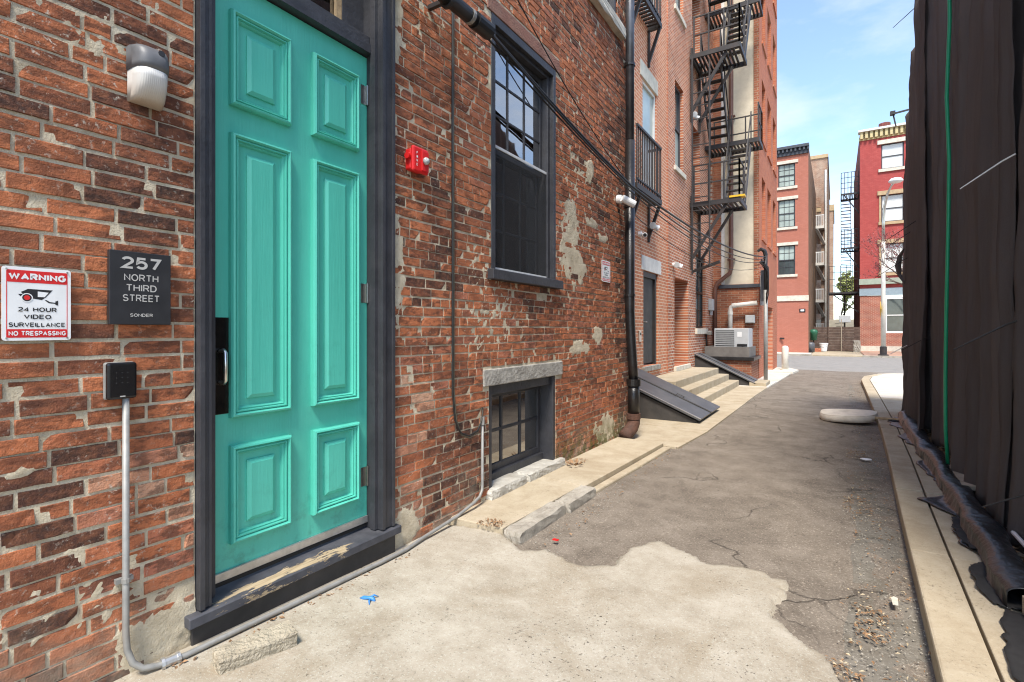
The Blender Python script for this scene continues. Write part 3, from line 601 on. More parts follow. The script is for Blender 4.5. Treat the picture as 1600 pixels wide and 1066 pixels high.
# sash windows
def sash(parent, mp_, u0, u1, z0, z1, d, cols, rows, fmat, gmat, st=.045, mu=.020, th=.035, glassd=None):
    s_ = MB(); s_.ob(mp_, u0, u0+st, d-th, d, z0, z1); s_.ob(mp_, u1-st, u1, d-th, d, z0, z1)
    s_.ob(mp_, u0+st, u1-st, d-th, d-.001, z0, z0+st*1.2); s_.ob(mp_, u0+st, u1-st, d-th, d-.001, z1-st, z1)
    gu0, gu1, g0, g1 = u0+st, u1-st, z0+st*1.2, z1-st
    for i in range(1, cols):
        c = gu0+(gu1-gu0)*i/cols; s_.ob(mp_, c-mu/2, c+mu/2, d-th+.006, d-.006, g0, g1)
    for i in range(1, rows):
        c = g0+(g1-g0)*i/rows; s_.ob(mp_, gu0, gu1, d-th+.007, d-.007, c-mu/2, c+mu/2)
    o_ = s_.build('sash', fmat, parent, 0.002)
    for i in range(cols):
        for j in range(rows):
            MB().ob(mp_, gu0+(gu1-gu0)*i/cols+.002, gu0+(gu1-gu0)*(i+1)/cols-.002, d-th/2-.002, d-th/2+.002, g0+(g1-g0)*j/rows+.002, g0+(g1-g0)*(j+1)/rows-.002).build('pane', gmat, parent)
    return o_
w = MB(); a, b, c, d = WIN[0]+.002, WIN[1]-.002, 1.962, WIN[3]-.002
w.ob(dm, a, a+.055, -.20, .004, c, d); w.ob(dm, b-.055, b, -.20, .004, c, d); w.ob(dm, a, b, -.20, .003, d-.075, d-.0005)
w.ob(dm, a+.055, a+.085, -.20, -.035, c, d-.075); w.ob(dm, b-.105, b-.055, -.20, -.035, c, d-.075); w.ob(dm, a+.085, b-.105, -.20, -.036, d-.11, d-.075)
win = w.build('window', M['char'], old, 0.004); win['label'] = 'tall charcoal sash window with insect screen over its lower half'
zr = 3.03; sa, sb_ = a+.086, b-.106
sash(win, dm, sa, sb_, zr-.03, d-.112, -.10, 3, 3, M['char'], M['glass'], .038)
sash(win, dm, sa, sb_, c+.005, zr+.03, -.145, 3, 3, M['char'], M['glass'], .038)
sc_ = MB()
for q in ((sa-.02, sa+.006, c+.004, zr+.02), (sb_+.022-.03+.02, sb_+.036, c+.004, zr+.02)): sc_.ob(dm, q[0], q[1], -.062, -.048, q[2], q[3])
sc_.ob(dm, sa, sb_+.012, -.062, -.049, zr-.006, zr+.02); sc_.ob(dm, sa, sb_+.012, -.062, -.049, c+.004, c+.030); sc_.build('screen_frame', M['screenframe'], win, 0.002)
def screenmat():
    t = NT('insect_screen'); out = t.n['Material Output']; tr = t.n.new('ShaderNodeBsdfTransparent'); ms = t.n.new('ShaderNodeMixShader')
    t.out((0.03, 0.03, 0.03), 0.9); ms.inputs[0].default_value = 0.34; t.lk(tr.outputs[0], ms.inputs[1]); t.lk(t.b.outputs[0], ms.inputs[2]); t.lk(ms.outputs[0], out.inputs[0]); return t.m
M['screen'] = screenmat()
MB().ob(dm, sa, sb_+.012, -.057, -.055, c+.03, zr-.006).build('insect_screen', M['screen'], win)
def curtain(parent, x, y0, y1, z0, z1, amp=.02, per=.10, mat='curtain'):
    n = int((y1-y0)/.012)+2; vs = []
    for k in range(n):
        y = y0+(y1-y0)*k/(n-1); xx = x+amp*math.sin(y/per*6.28)+amp*.5*math.sin(y/per*2.7+1); vs += [(xx, y, z0), (xx*1+.002, y, z1)]
    m_ = MB().add(vs, [(2*k, 2*k+2, 2*k+3, 2*k+1) for k in range(n-1)]); return m_.build('curtain', M[mat], parent, smooth=True, fix=False)
curtain(win, -AW-.30, 3.55, 4.0, 1.95, 4.1); curtain(win, -AW-.30, 4.20, 4.66, 1.95, 4.1)
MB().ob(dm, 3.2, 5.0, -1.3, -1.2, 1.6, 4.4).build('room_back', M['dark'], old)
ws = MB(); ws.prism([(-.12, 1.975), (.062, 1.955), (.062, 1.872), (-.12, 1.872)], lambda d, u, z: (-AW+d, u, z), 3.465, 4.735); ws.build('window_sill', M['char'], old, 0.005)
MB().ob(dm, WINH[0], WINH[1], -.1, .008, 4.112, 4.238).build('lintel', paint('brown_lintel', (0.24, 0.11, 0.075), .85, .2, 9, dirt=(.45, .36, .27), dirt_amt=.3, bump=.01), old, 0.006)
# cellar window
l = MB(); l.ob(dm, LIN[0], LIN[1], -.2, .012, LIN[2], LIN[3]); l.build('lintel', M['stone'], old, 0.008)
bw = MB(); a, b = BAS[0]+.002, BAS[1]-.002
bw.ob(dm, a, a+.05, -.30, -.01, .12, .983); bw.ob(dm, b-.045, b, -.30, -.006, .12, .983); bw.ob(dm, a, b, -.30, -.03, .90, .982); bw.ob(dm, a, b, -.30, -.12, .12, .19)
bwin = bw.build('cellar_window', M['char'], old, 0.004)
sash(bwin, dm, a+.051, b-.046, .19, .90, -.155, 3, 2, M['char'], M['cellar_glass'], .05, .026, .04)
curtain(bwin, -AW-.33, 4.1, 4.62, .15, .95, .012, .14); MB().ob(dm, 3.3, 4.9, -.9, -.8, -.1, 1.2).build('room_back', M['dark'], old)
MB().ob(dm, 3.5, 4.05, -.36, -.34, .15, .92).build('blind', paint('dim_green_blind', (.16, .19, .16), .8, .3, 3), bwin)
def rough_block(name, mat, x0, x1, y0, y1, z0, z1, parent, amp=.012, n=(3, 8, 3), seed=1, bev=.012):
    bm = bmesh.new(); bmesh.ops.create_cube(bm, size=1); bmesh.ops.subdivide_edges(bm, edges=bm.edges[:], cuts=7, use_grid_fill=True)
    rr = random.Random(seed)
    for v in bm.verts:
        p = v.co.copy()
        for k in range(3):
            if abs(p[k]) > .49: p[k] *= 1-.05*max(0, (sorted([abs(q) for q in p])[1]-.36)/.14)*rr.uniform(.2, 1.3)
        v.co = Vector((x0+(p.x+.5)*(x1-x0)+rr.uniform(-amp, amp), y0+(p.y+.5)*(y1-y0)+rr.uniform(-amp, amp), z0+(p.z+.5)*(z1-z0)+rr.uniform(-amp, amp)))
    o0 = off(parent)
    for v in bm.verts: v.co -= o0
    me = bpy.data.meshes.new(name); bm.to_mesh(me); bm.free(); me.materials.append(mat); o_ = bpy.data.objects.new(name, me); COL.objects.link(o_); o_.parent = parent
    return o_
M['whitewash'] = paint('whitewashed_stone', (0.47, 0.445, 0.385), .9, .2, 7, dirt=(.20, .17, .13), dirt_amt=.75, bump=.015, bscale=30)
for kk, (a, b) in enumerate(((3.0, 3.73), (3.74, 4.27))):
    rough_block('kerb_stone', M['kerbstone'], fo((a+b)/2)-.132, fo((a+b)/2)+.012, a, b, -.2, .050, lw, .0045, seed=60+kk)
rough_block('sill_stone', M['whitewash'], -AW-.25, -AW+.055, 3.45, 4.02, -.08, .130, old, .0035, seed=3)
rough_block('sill_stone', M['whitewash'], -AW-.25, -AW+.06, 4.05, 4.80, -.08, .125, old, .0035, seed=4)
# upper window
uw = MB(); a, b, c, d = UP[0]+.002, UP[1]-.002, UP[2]+.002, UP[3]-.002
uw.ob(dm, a, a+.06, -.2, -.02, c, d); uw.ob(dm, b-.06, b, -.2, -.02, c, d); uw.ob(dm, a, b, -.2, -.021, d-.07, d); uw.ob(dm, a, b, -.2, -.021, c, c+.05)
upw = uw.build('window', M['char'], old, .004); sash(upw, dm, a+.06, b-.06, c+.05, d-.07, -.1, 2, 2, M['char'], M['glass'], .04)
curtain(upw, -AW-.3, 5.5, 6.45, 5.4, 7.1); rough_block('window_sill', M['palestone'], -AW-.2, -AW+.085, UPS[0], UPS[1], 5.31, 5.452, old, .005, seed=9)
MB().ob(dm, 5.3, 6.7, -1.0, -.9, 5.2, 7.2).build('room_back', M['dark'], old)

# ------------------------------------------------------------------ houses further along the alley
def facade(name, mat, mp_, u0, u1, z0, z1, holes, parent, reveal=.15):
    us = sorted(set([u0, u1]+[h[0] for h in holes]+[h[1] for h in holes])); zs_ = sorted(set([z0, z1]+[h[2] for h in holes]+[h[3] for h in holes]))
    m_ = MB(); idx = {}
    def vi(i, j):
        if (i, j) not in idx: idx[(i, j)] = len(m_.v); m_.v.append(mp_(us[i], 0, zs_[j]))
        return idx[(i, j)]
    for i in range(len(us)-1):
        for j in range(len(zs_)-1):
            cu, cz_ = (us[i]+us[i+1])/2, (zs_[j]+zs_[j+1])/2
            if any(h[0] < cu < h[1] and h[2] < cz_ < h[3] for h in holes): continue
            m_.f.append((vi(i, j), vi(i+1, j), vi(i+1, j+1), vi(i, j+1)))
    for h in holes:
        a, b, c, d = h[:4]; rv_ = h[4] if len(h) > 4 else reveal
        i0, i1, j0, j1 = us.index(a), us.index(b), zs_.index(c), zs_.index(d)
        loop = [(i, j0) for i in range(i0, i1+1)]+[(i1, j) for j in range(j0+1, j1+1)]+[(i, j1) for i in range(i1-1, i0-1, -1)]+[(i0, j) for j in range(j1-1, j0, -1)]
        n0 = len(m_.v); m_.v += [mp_(us[i], -rv_, zs_[j]) for i, j in loop]
        for k in range(len(loop)):
            q = (k+1) % len(loop); m_.f.append((vi(*loop[k]), vi(*loop[q]), n0+q, n0+k))
    return m_.build(name, mat, parent, fix=False)
def far_window(parent, mp_, u0, u1, z0, z1, d, fmat, gtop, gbot, cols=2, rows=2, st=.06, sash_on=True):
    w_ = MB(); w_.ob(mp_, u0, u0+st, d-.06, d, z0, z1); w_.ob(mp_, u1-st, u1, d-.06, d, z0, z1); w_.ob(mp_, u0+st, u1-st, d-.06, d-.001, z0, z0+st); w_.ob(mp_, u0+st, u1-st, d-.06, d-.001, z1-st, z1)
    zm = (z0+z1)/2; w_.ob(mp_, u0+st, u1-st, d-.06, d+.004, zm-.03, zm+.03)
    o_ = w_.build('window', fmat, parent); mu = .028
    for g0, g1, gm in ((z0+st, zm-.03, gbot), (zm+.03, z1-st, gtop)):
        MB().ob(mp_, u0+st, u1-st, d-.05, d-.04, g0, g1).build('pane', gm, o_)
        for i in range(1, cols):
            c = u0+st+(u1-u0-2*st)*i/cols; MB().ob(mp_, c-mu/2, c+mu/2, d-.038, d-.022, g0, g1).build('glazing_bar', fmat, o_)
        for i in range(1, rows):
            c = g0+(g1-g0)*i/rows; MB().ob(mp_, u0+st, u1-st, d-.037, d-.023, c-mu/2, c+mu/2).build('glazing_bar', fmat, o_)
    return o_
AH = 3.3; am = MX(AH); SPLIT = 11.9; CF = 17.0
row_house = thing('row_house', 'salmon brick house with black balconies, behind the black downspout', 'house', (-AH, 9.4, 0))
hA = [(10.2, 11.2, .71, 2.67, .35), (10.15, 11.1, 4.45, 6.55, .10), (10.15, 11.1, 8.0, 10.1, .10)]
facade('wall', M['salmon'], am, END+.002, SPLIT, -.2, 13, hA, row_house)
o = MB().ob(am, 10.30, 11.10, -.12, -.08, .75, 2.55).build('door', M['bulkside'], row_house, .004)
MB().tube([(-AH-.08, 10.42, 1.62), (-AH-.03, 10.42, 1.62), (-AH-.03, 10.52, 1.62)], .013, 8).build('handle', M['steel'], o)
f_ = MB()
for q in ((10.202, 10.30, .71, 2.668), (11.10, 11.198, .71, 2.668)): f_.ob(am, q[0], q[1], -.34, -.03, q[2], q[3])
f_.ob(am, 10.30, 11.10, -.34, -.031, 2.55, 2.668); f_.build('door_frame', M['iron'], row_house, .004)
MB().ob(am, 10.12, 11.28, -.3, .05, .60, .705).build('door_step', M['stone'], row_house, .01)
MB().ob(am, 10.08, 11.42, -.1, .015, 2.672, 2.97).build('lintel', M['whitestone'], row_house, .008)
far_window(row_house, am, 10.152, 11.098, 4.452, 6.548, -.03, M['whitestone'], M['paleglass'], M['whiteblind'], 1, 1)
far_window(row_house, am, 10.152, 11.098, 8.002, 10.098, -.03, M['whitestone'], M['paleglass'], M['paleglass'], 1, 1)
MB().ob(am, 9.98, 11.16, -.1, .02, 6.552, 6.86).build('lintel', M['palestone'], row_house, .008)
MB().ob(am, 9.98, 11.16, -.1, .02, 10.102, 10.4).build('lintel', M['palestone'], row_house, .008)
for zb in (4.12, 7.75):
    x1 = -3.02; y0, y1 = 9.0, 10.55
    b_ = MB(); b_.box(-AH+.002, x1, y1-.05, y1, zb-.10, zb); b_.box(-AH+.002, x1, y0, y0+.05, zb-.10, zb); b_.box(x1-.04, x1, y0+.05, y1-.05, zb-.10, zb)
    bal = b_.build('balcony', M['iron'], row_house); k = 0
    for j in range(12):
        yy = y0+.07+j*.12; MB().box(-AH+.005, x1-.042, yy, yy+.055, zb-.045, zb-.015).build('slat', M['iron'], bal)
    for yy in (y0+.3, y1-.06):
        MB().bar((x1-.03, yy, zb-.10), (-AH+.02, yy, zb-.75), .045, .06).bar((-AH+.025, yy, zb-.1), (-AH+.025, yy, zb-.85), .045, .05).build('bracket', M['iron'], bal)
    MB().bar((x1-.02, y0+.02, zb+.08), (x1-.02, y1-.02, zb+.08), .03).bar((x1-.02, y1-.02, zb+.08), (-AH, y1-.02, zb+.08), .03).build('bottom_rail', M['iron'], bal)
    r_ = MB().bar((x1-.02, y0+.02, zb+1.05), (x1-.02, y1-.02, zb+1.05), .045).bar((x1-.02, y1-.02, zb+1.05), (-AH, y1-.02, zb+1.05), .045)
    r_.build('top_rail', M['iron'], bal)
    for j in range(15):
        yy = y0+.03+j*(y1-y0-.06)/14; MB().bar((x1-.02, yy, zb-.02), (x1-.02, yy, zb+1.05), .020).build('baluster', M['iron'], bal)
    for xx in (-3.21, -3.12): MB().bar((xx, y1-.02, zb-.02), (xx, y1-.02, zb+1.05), .020).build('baluster', M['iron'], bal)
MB().box(-8, -AH+.08, END+.1, SPLIT, 13, 13.3).build('roof', M['palestone'], row_house)
MB().add([(-8, END+.05, -.2), (-AH, END+.05, -.2), (-AH, END+.05, 13), (-8, END+.05, 13)], [(0, 1, 2, 3)]).build('side_wall', M['oldreturn'], row_house)

rhb = thing('row_house', 'mottled red brick house carrying the black fire escape', 'house', (-AH, 14.4, 0))
hB = [(12.46, 13.8, .58, 2.72, .7), (12.5, 13.3, 5.4, 7.5), (12.5, 13.3, 9.25, 11.3), (14.65, 15.9, 1.5, 3.56), (14.25, 15.15, 4.82, 7.0, .3), (14.25, 15.15, 8.72, 10.9, .3), (16.35, 16.9, 4.6, 6.7)]
facade('wall', M['houseB'], MX(AH-.03), SPLIT, CF+.3, -.2, 13.6, hB, rhb)
bm_ = MX(AH-.03)
MB().add([(-AH, SPLIT, -.2), (-AH+.03, SPLIT, -.2), (-AH+.03, SPLIT, 13.6), (-AH, SPLIT, 13.6)], [(0, 1, 2, 3)]).build('wall_edge', M['houseBy'], rhb)
o = MB().ob(bm_, 12.55, 13.7, -.68, -.64, .58, 2.6).build('door', M['bulkside'], rhb, .004)
MB().ob(bm_, 12.4, 13.86, -.6, .06, .46, .575).build('door_step', M['palestone'], rhb, .01)
for q in ((12.502, 13.298, 5.402, 7.498), (12.502, 13.298, 9.252, 11.298)):
    far_window(rhb, bm_, *q, -.08, M['char'], M['farglass'], M['paleglass'], 1, 1); MB().ob(bm_, q[0]-.1, q[1]+.12, -.1, .05, q[2]-.12, q[2]-.003).build('window_sill', M['palestone'], rhb, .006)
far_window(rhb, bm_, 14.652, 15.898, 1.502, 3.558, -.08, M['black_paint'], M['farglass'], M['farglass'], 3, 2); MB().ob(bm_, 14.58, 15.98, -.1, .06, 1.34, 1.497).build('window_sill', M['palestone'], rhb, .006)
for z0_, z1_ in ((4.82, 7.0), (8.72, 10.9)): MB().ob(bm_, 14.27, 15.13, -.28, -.24, z0_+.01, z1_-.01).build('door', paint('olive_door', (.10, .095, .07), .6), rhb)
far_window(rhb, bm_, 16.352, 16.898, 4.602, 6.698, -.08, M['char'], M['farglass'], M['farglass'], 1, 1)
MB().box(-8, -AH+.12, SPLIT, CF+.2, 13.6, 13.9).build('cornice', M['darkcornice'], rhb)

# steps
st = thing('steps', 'worn tan concrete steps between the two slanted cellar hatches', 'steps', (-2.6, 12.0, 0))
for i, (xo, zt, y0, y1) in enumerate(((-2.60, .465, 10.0, 14.25), (-2.36, .31, 10.0, 14.33), (-2.13, .155, 10.0, 14.42))):
    MB().box(-3.27, xo, y0+.01*i, 12.55-.012*i, -.1, zt).build('step', M['walk'], st, .014); MB().box(-3.27, xo, 12.556-.012*i, y1, -.1, zt-.004).build('step', M['walk'], st, .014)
MB().box(-1.9, -1.5, 14.5, 15.45, -.1, .10).build('low_kerb', M['walk'], st, .012)
# cellar hatches
def hatch(y0, y1, xf, zt, label):
    h = thing('cellar_hatch', label, 'hatch', ((xf-AH)/2, (y0+y1)/2, 0), 'slanted steel cellar hatches'); xb = -AH+.02; zf = .06
    for yy, w in ((y0, .06), (y1-.06, .06)):
        MB().prism([(xb, -.02), (xf-.04, -.02), (xf-.04, zf-.02), (xb, zt-.03)], lambda u, d, z: (u, d, z), yy, yy+w).build('cheek', M['bulkside'], h)
    L = math.hypot(xf-xb, zt-zf); nx, nz_ = (zt-zf)/L, (xf-xb)/L
    def P3(t, y, e): return (xb+(xf-xb)*t+nx*e, y, zt+(zf-zt)*t+nz_*e)
    ym = (y0+y1)/2
    for a, b in ((y0-.05, ym-.008), (ym+.008, y1+.05)):
        MB().hexa([P3(0, a, 0), P3(1.02, a, 0), P3(1.02, b, 0), P3(0, b, 0), P3(0, a, .03), P3(1.02, a, .03), P3(1.02, b, .03), P3(0, b, .03)]).build('leaf_door', M['bulkhead'], h, .006)
    MB().hexa([P3(0, ym-.035, .031), P3(1.02, ym-.035, .031), P3(1.02, ym+.02, .031), P3(0, ym+.02, .031), P3(0, ym-.035, .045), P3(1.02, ym-.035, .045), P3(1.02, ym+.02, .045), P3(0, ym+.02, .045)]).build('cover_strip', M['bulkside'], h, .004)
    e_ = MB().hexa([P3(0, y0-.055, .0305), P3(1.02, y0-.055, .0305), P3(1.02, y0-.02, .0305), P3(0, y0-.02, .0305), P3(0, y0-.055, .042), P3(1.02, y0-.055, .042), P3(1.02, y0-.02, .042), P3(0, y0-.02, .042)]); e_.build('edge_strip', M['alu'], h)
    MB().tube([P3(.62, ym+.10, .03), P3(.62, ym+.10, .055), P3(.70, ym+.10, .055), P3(.70, ym+.10, .03)], .009, 6).build('handle', M['iron'], h)
hatch(8.25, 9.75, -1.80, .68, 'slanted grey steel cellar hatch just past the black downspout')
hatch(14.55, 15.38, -1.78, .78, 'slanted grey steel cellar hatch below the condenser, beyond the steps')

# corner building
CX = 1.95; cb_ = thing('corner_building', 'tall orange brick building with a cream stucco front, at the alley corner', 'building', (-CX, 19.8, 0))
cmx = MX(CX); cmy = MY(CF); CT = 17.5; CE = 22.5
hc = []
for z0_ in (4.35, 7.40, 10.45, 13.5):
    for a, b in ((17.65, 18.6), (19.2, 20.3), (20.95, 22.0)): hc.append((a, b, z0_, z0_+1.9, .22))
hd_ = (19.15, 20.9, -.04, 2.25, .25)
facade('wall', M['cornerX'], cmx, CF, CE, -.3, CT, hc+[hd_], cb_)
for h in hc: far_window(cb_, cmx, h[0]+.002, h[1]-.002, h[2]+.002, h[3]-.002, -.14, M['char'], M['farglass'], M['farglass'], 1, 1)
for h in hc: MB().ob(cmx, h[0]-.06, h[1]+.06, -.1, .04, h[2]-.10, h[2]-.003).build('window_sill', M['cornerX'], cb_)
o = MB().ob(cmx, 19.2, 20.85, -.24, -.2, -.03, 2.2).build('door', M['box'], cb_, .005)
facade('front_wall', M['cornerY'], cmy, -AH-.2, -CX, -.3, CT, [(-3.02, -2.10, 2.86, CT-.4, .03)], cb_)
MB().ob(cmy, -3.02, -2.10, -.06, -.028, 2.86, CT-.4).build('stucco_panel', M['stucco'], cb_)
MB().ob(cmy, -3.02, -2.93, -.027, .012, 2.87, CT-.42).build('corner_strip', M['whitestone'], cb_)
MB().ob(cmy, -3.1, -1.93, -.02, .05, 2.74, 2.85).build('ledge', M['darkcornice'], cb_, .01)
MB().box(-9, -CX+.15, CF-.1, CE+.1, CT, CT+.4).build('cornice', M['darkcornice'], cb_)
MB().add([(-9, CE, -.3), (-CX, CE, -.3), (-CX, CE, CT), (-9, CE, CT)], [(0, 1, 2, 3)]).build('rear_wall', M['cornerY'], cb_)
# condenser platform and condenser
pf = thing('brick_platform', 'low brick plinth with black slab under the condenser', 'plinth', (-2.6, 16.2, 0))
MB().box(-AH+.06, -1.97, 15.5, CF-.002, -.2, .60).build('plinth_wall', M['cornerY'], pf); MB().box(-AH+.06, -1.90, 15.42, CF-.003, .602, .70).build('slab', M['black_paint'], pf, .01)
tr_ = MB()
for q in ((-3.2, -2.02, 15.46, 15.52), (-3.2, -2.02, 16.72, 16.78)): tr_.box(*q, .70, .98)
tr_.box(-2.08, -2.02, 15.52, 16.72, .70, .98).box(-3.2, -3.14, 15.52, 16.72, .70, .98); tr_.box(-3.14, -2.08, 15.52, 16.72, .701, .74); tr_.build('tray', paint('grey_brown_steel', (.15, .135, .12), .6), pf, .004)
ac = thing('condenser_unit', 'grey air-conditioning condenser in the tray on the brick plinth', 'condenser', (-2.55, 16.1, .98))
ax0, ax1, ay0, ay1, az0, az1 = -2.98, -2.06, 15.66, 16.45, .90, 1.50
MB().box(ax0, ax1, ay0, ay1, az0, az1).build('body', M['acgrey'], ac, .02)
for j in range(9): MB().box(ax0+.03, ax0+.55, ay0-.014, ay0-.002, az0+.06+j*.056, az0+.085+j*.056).build('grille_bar', M['box'], ac)
MB().box(ax0+.04, ax0+.54, ay0-.0015, ay0-.0005, az0+.05, az0+.55).build('coil', M['ink'], ac)
MB().box(ax0+.62, ax0+.74, ay0-.006, ay0-.0015, az0+.36, az0+.50).build('data_sticker', M['white'], ac)
MB().box(ax0+.62, ax1-.04, ay0-.03, ay0-.002, az0+.10, az0+.16).build('pipe_cover', M['ink'], ac, .004)
for xx in (ax0+.1, ax1-.1): MB().box(xx-.04, xx+.04, ay0, ay1, .74, .899).build('foot', M['iron'], ac)
pv = thing('vent_pipe', 'cream plastic pipe rising from the condenser to the corner mast', 'pipe', (-2.72, 16.6, 1.0))
MB().tube([(-2.72, 16.75, .98), (-2.72, 16.75, 2.05), (-2.70, 16.75, 2.15), (-2.62, 16.75, 2.2), (-1.98, 16.75, 2.26)], .065, 12).build('pipe', M['pvc'], pv, smooth=True)
for p, q in (((-2.72, 16.75, 1.92), (-2.72, 16.75, 2.02)), ((-2.66, 16.75, 2.185), (-2.56, 16.75, 2.205))): MB().tube([p, q], .078, 12).build('coupling', M['pvc'], pv)
eb = thing('junction_box', 'grey electrical box on the brick wall above the condenser', 'box', (-2.2, 16.95, 1.75)); MB().box(-2.32, -2.06, 16.86, 16.998, 1.66, 1.90).build('body', M['box'], eb, .015); MB().box(-2.30, -2.08, 16.852, 16.859, 1.68, 1.88).build('lid', M['box'], eb, .003)
mb_ = thing('meter_box', 'small pale grey meter box on the brick wall beside the brown drainpipe', 'box', (-AH+.05, 16.2, 2.0)); MB().ob(bm_, 16.3, 16.6, 0, .12, 2.05, 2.4).build('body', M['box'], mb_, .012); MB().ob(bm_, 16.4, 16.5, .02, .09, 1.9, 2.049).build('hub', M['box'], mb_, .01)
hb = thing('wall_spigot', 'small grey spigot and pipe at the window sill by the steps', 'spigot', (-AH+.1, 15.95, 1.3)); MB().tube([(-AH+.05, 15.95, .75), (-AH+.05, 15.95, 1.3), (-AH+.12, 15.95, 1.34), (-AH+.2, 15.98, 1.3)], .022, 8).build('pipe', M['iron'], hb, smooth=True); MB().box(-AH+.04, -AH+.2, 15.9, 16.05, 1.3, 1.42).build('valve', M['galv'], hb, .02)
dp = thing('drainpipe', 'rust-brown drainpipe stepping across the stucco wall', 'drainpipe', (-3.0, 16.9, 0))
MB().tube([(-2.72, 16.92, 13), (-2.72, 16.92, 3.35), (-2.76, 16.90, 3.2), (-3.12, 16.85, 2.9), (-3.18, 16.85, 2.75), (-3.18, 16.85, .2)], .062, 10).build('pipe', M['brownpipe'], dp, smooth=True)
for zz in (3.6, 5.5, 8.0): MB().box(-2.83, -2.61, 16.90, 16.985, zz, zz+.05).build('strap', M['brownpipe'], dp)
# electric mast with meter cabinets
ms_ = thing('service_mast', 'black and grey service mast with cabinets at the brick corner', 'mast', (-1.80, 16.7, 0))
mx_, my_ = gr(1199, 594); mx_, my_ = -1.70, 16.3
MB().tube([(mx_, my_, 0.0), (mx_, my_, 2.6)], .055, 10).build('conduit', M['galv'], ms_, smooth=True); MB().tube([(mx_, my_, 2.6), (mx_, my_, 3.65)], .05, 10).build('riser', M['cable'], ms_, smooth=True)
MB().tube([(mx_, my_, 3.6), (mx_-.03, my_, 3.72), (mx_-.12, my_-.05, 3.78), (mx_-.2, my_-.06, 3.72)], [.06, .06, .05, .04], 9).build('weatherhead', M['cable'], ms_)
for k in range(7):
    r7 = random.Random(k); MB().tube([(mx_-.02, my_-.04, 3.55-.06*k), (mx_-.10-.06*r7.random(), my_-.06, 3.50-.12*r7.random()), (mx_+.10*r7.random(), my_-.08, 3.30-.2*r7.random()), (mx_+.08, my_-.03, 3.05-.15*k*r7.random()), (mx_+.02, my_-.06, 2.5-.3*r7.random())], .013, 6).build('loose_wire', M['cable'], ms_, smooth=True)
MB().box(-1.93, -1.76, 17.05, 17.35, 2.2, 3.1).build('cabinet', M['box'], ms_, .01); MB().box(-1.86, -1.72, 16.52, 16.8, 2.3, 3.2).build('cabinet', M['bulkhead'], ms_, .01)

# ------------------------------------------------------------------ fire escape
fe = thing('fire_escape', 'black iron fire escape zigzagging up the mottled brick house', 'fire escape', (-2.6, 14.0, 4.4))
XI, XO, Y0 = -AH+.05, -2.02, 13.9
def platform(z, y0, y1, x0, x1):
    p = MB(); p.box(x0, x1, y0, y0+.05, z-.12, z).box(x0, x1, y1-.05, y1, z-.12, z).box(x1-.05, x1, y0+.05, y1-.05, z-.12, z).box(x0, x0+.04, y0+.05, y1-.05, z-.12, z)
    o_ = p.build('platform', M['iron'], fe); n = int((x1-x0-.1)/.095)
    for j in range(n): MB().box(x0+.055+j*.095, x0+.105+j*.095, y0+.052, y1-.052, z-.05, z-.02).build('slat', M['iron'], o_)
    return o_
def rail(p, q, h=.95, mids=1, posts=2, name='railing'):
    r_ = MB(); p = Vector(p); q = Vector(q)
    for k in range(mids+1): r_.bar(p+Vector((0, 0, h*(k+1)/(mids+1))), q+Vector((0, 0, h*(k+1)/(mids+1))), .032)
    for k in range(posts+1): c = p.lerp(q, k/posts); r_.bar(c, c+Vector((0, 0, h+.02)), .036)
    r_.build(name, M['iron'], fe)
def flight(xa, xb, y0, z0, y1, z1, n):
    s_ = MB().bar((xa, y0, z0), (xa, y1, z1), .03, .16).bar((xb, y0, z0), (xb, y1, z1), .03, .16); o_ = s_.build('stair_flight', M['iron'], fe)
    for k in range(1, n):
        t = k/n; MB().box(xa+.016, xb-.016, y0+(y1-y0)*t-.09, y0+(y1-y0)*t+.09, z0+(z1-z0)*t-.015, z0+(z1-z0)*t+.015).build('tread', M['iron'], o_)
    for xx in (xa, xb): MB().bar((xx, y0, z0+.85), (xx, y1, z1+.85), .03).bar((xx, y0, z0), (xx, y0, z0+.85), .03).bar((xx, y1, z1), (xx, y1, z1+.85), .03).bar((xx, (y0+y1)/2, (z0+z1)/2), (xx, (y0+y1)/2, (z0+z1)/2+.85), .03).build('handrail', M['iron'], o_)
for z in (4.8, 8.7, 12.6):
    platform(z, Y0, Y0+1.15, XI, XO)
    rail((XI+.1, Y0+.02, z), (XO-.03, Y0+.02, z), .95, 1, 3); rail((XO-.03, Y0+.02, z), (XO-.03, Y0+.7, z), .95, 1, 1)
    for yy in (Y0+.1, Y0+1.0): MB().bar((XI+.04, yy, z-1.45), (XO-.35, yy, z-.12), .06, .07).bar((XI+.03, yy, z+.2), (XI+.03, yy, z-1.75), .06, .06).build('bracket', M['iron'], fe)
for z in (6.85, 10.75):
    platform(z, 15.75, 16.6, XI, -1.80); rail((XI+.1, 16.58, z), (-1.83, 16.58, z), .95, 1, 3); rail((-1.83, 15.77, z), (-1.83, 16.58, z), .95, 1, 2)
flight(-2.55, -2.04, 14.75, 4.8, 15.95, 6.82, 9); flight(-3.12, -2.62, 15.85, 6.85, 14.6, 8.68, 9)
flight(-2.55, -2.04, 14.75, 8.7, 15.95, 10.72, 9); flight(-3.12, -2.62, 15.85, 10.75, 14.6, 12.58, 9)
lx0, lx1, ly = -3.17, -2.74, Y0-.08
lad = MB().bar((lx0, ly, 2.9), (lx0, ly, 8.6), .035).bar((lx1, ly, 3.1), (lx1, ly, 8.4), .035).build('ladder', M['iron'], fe)
for k in range(15): MB().bar((lx0+.018, ly, 3.2+k*.34), (lx1-.018, ly, 3.2+k*.34), .022).build('rung', M['iron'], lad)
MB().bar((XI+.05, Y0+.1, 3.0), (-2.5, Y0-.02, 3.2), .05, .07).build('ladder_stop', M['iron'], fe)
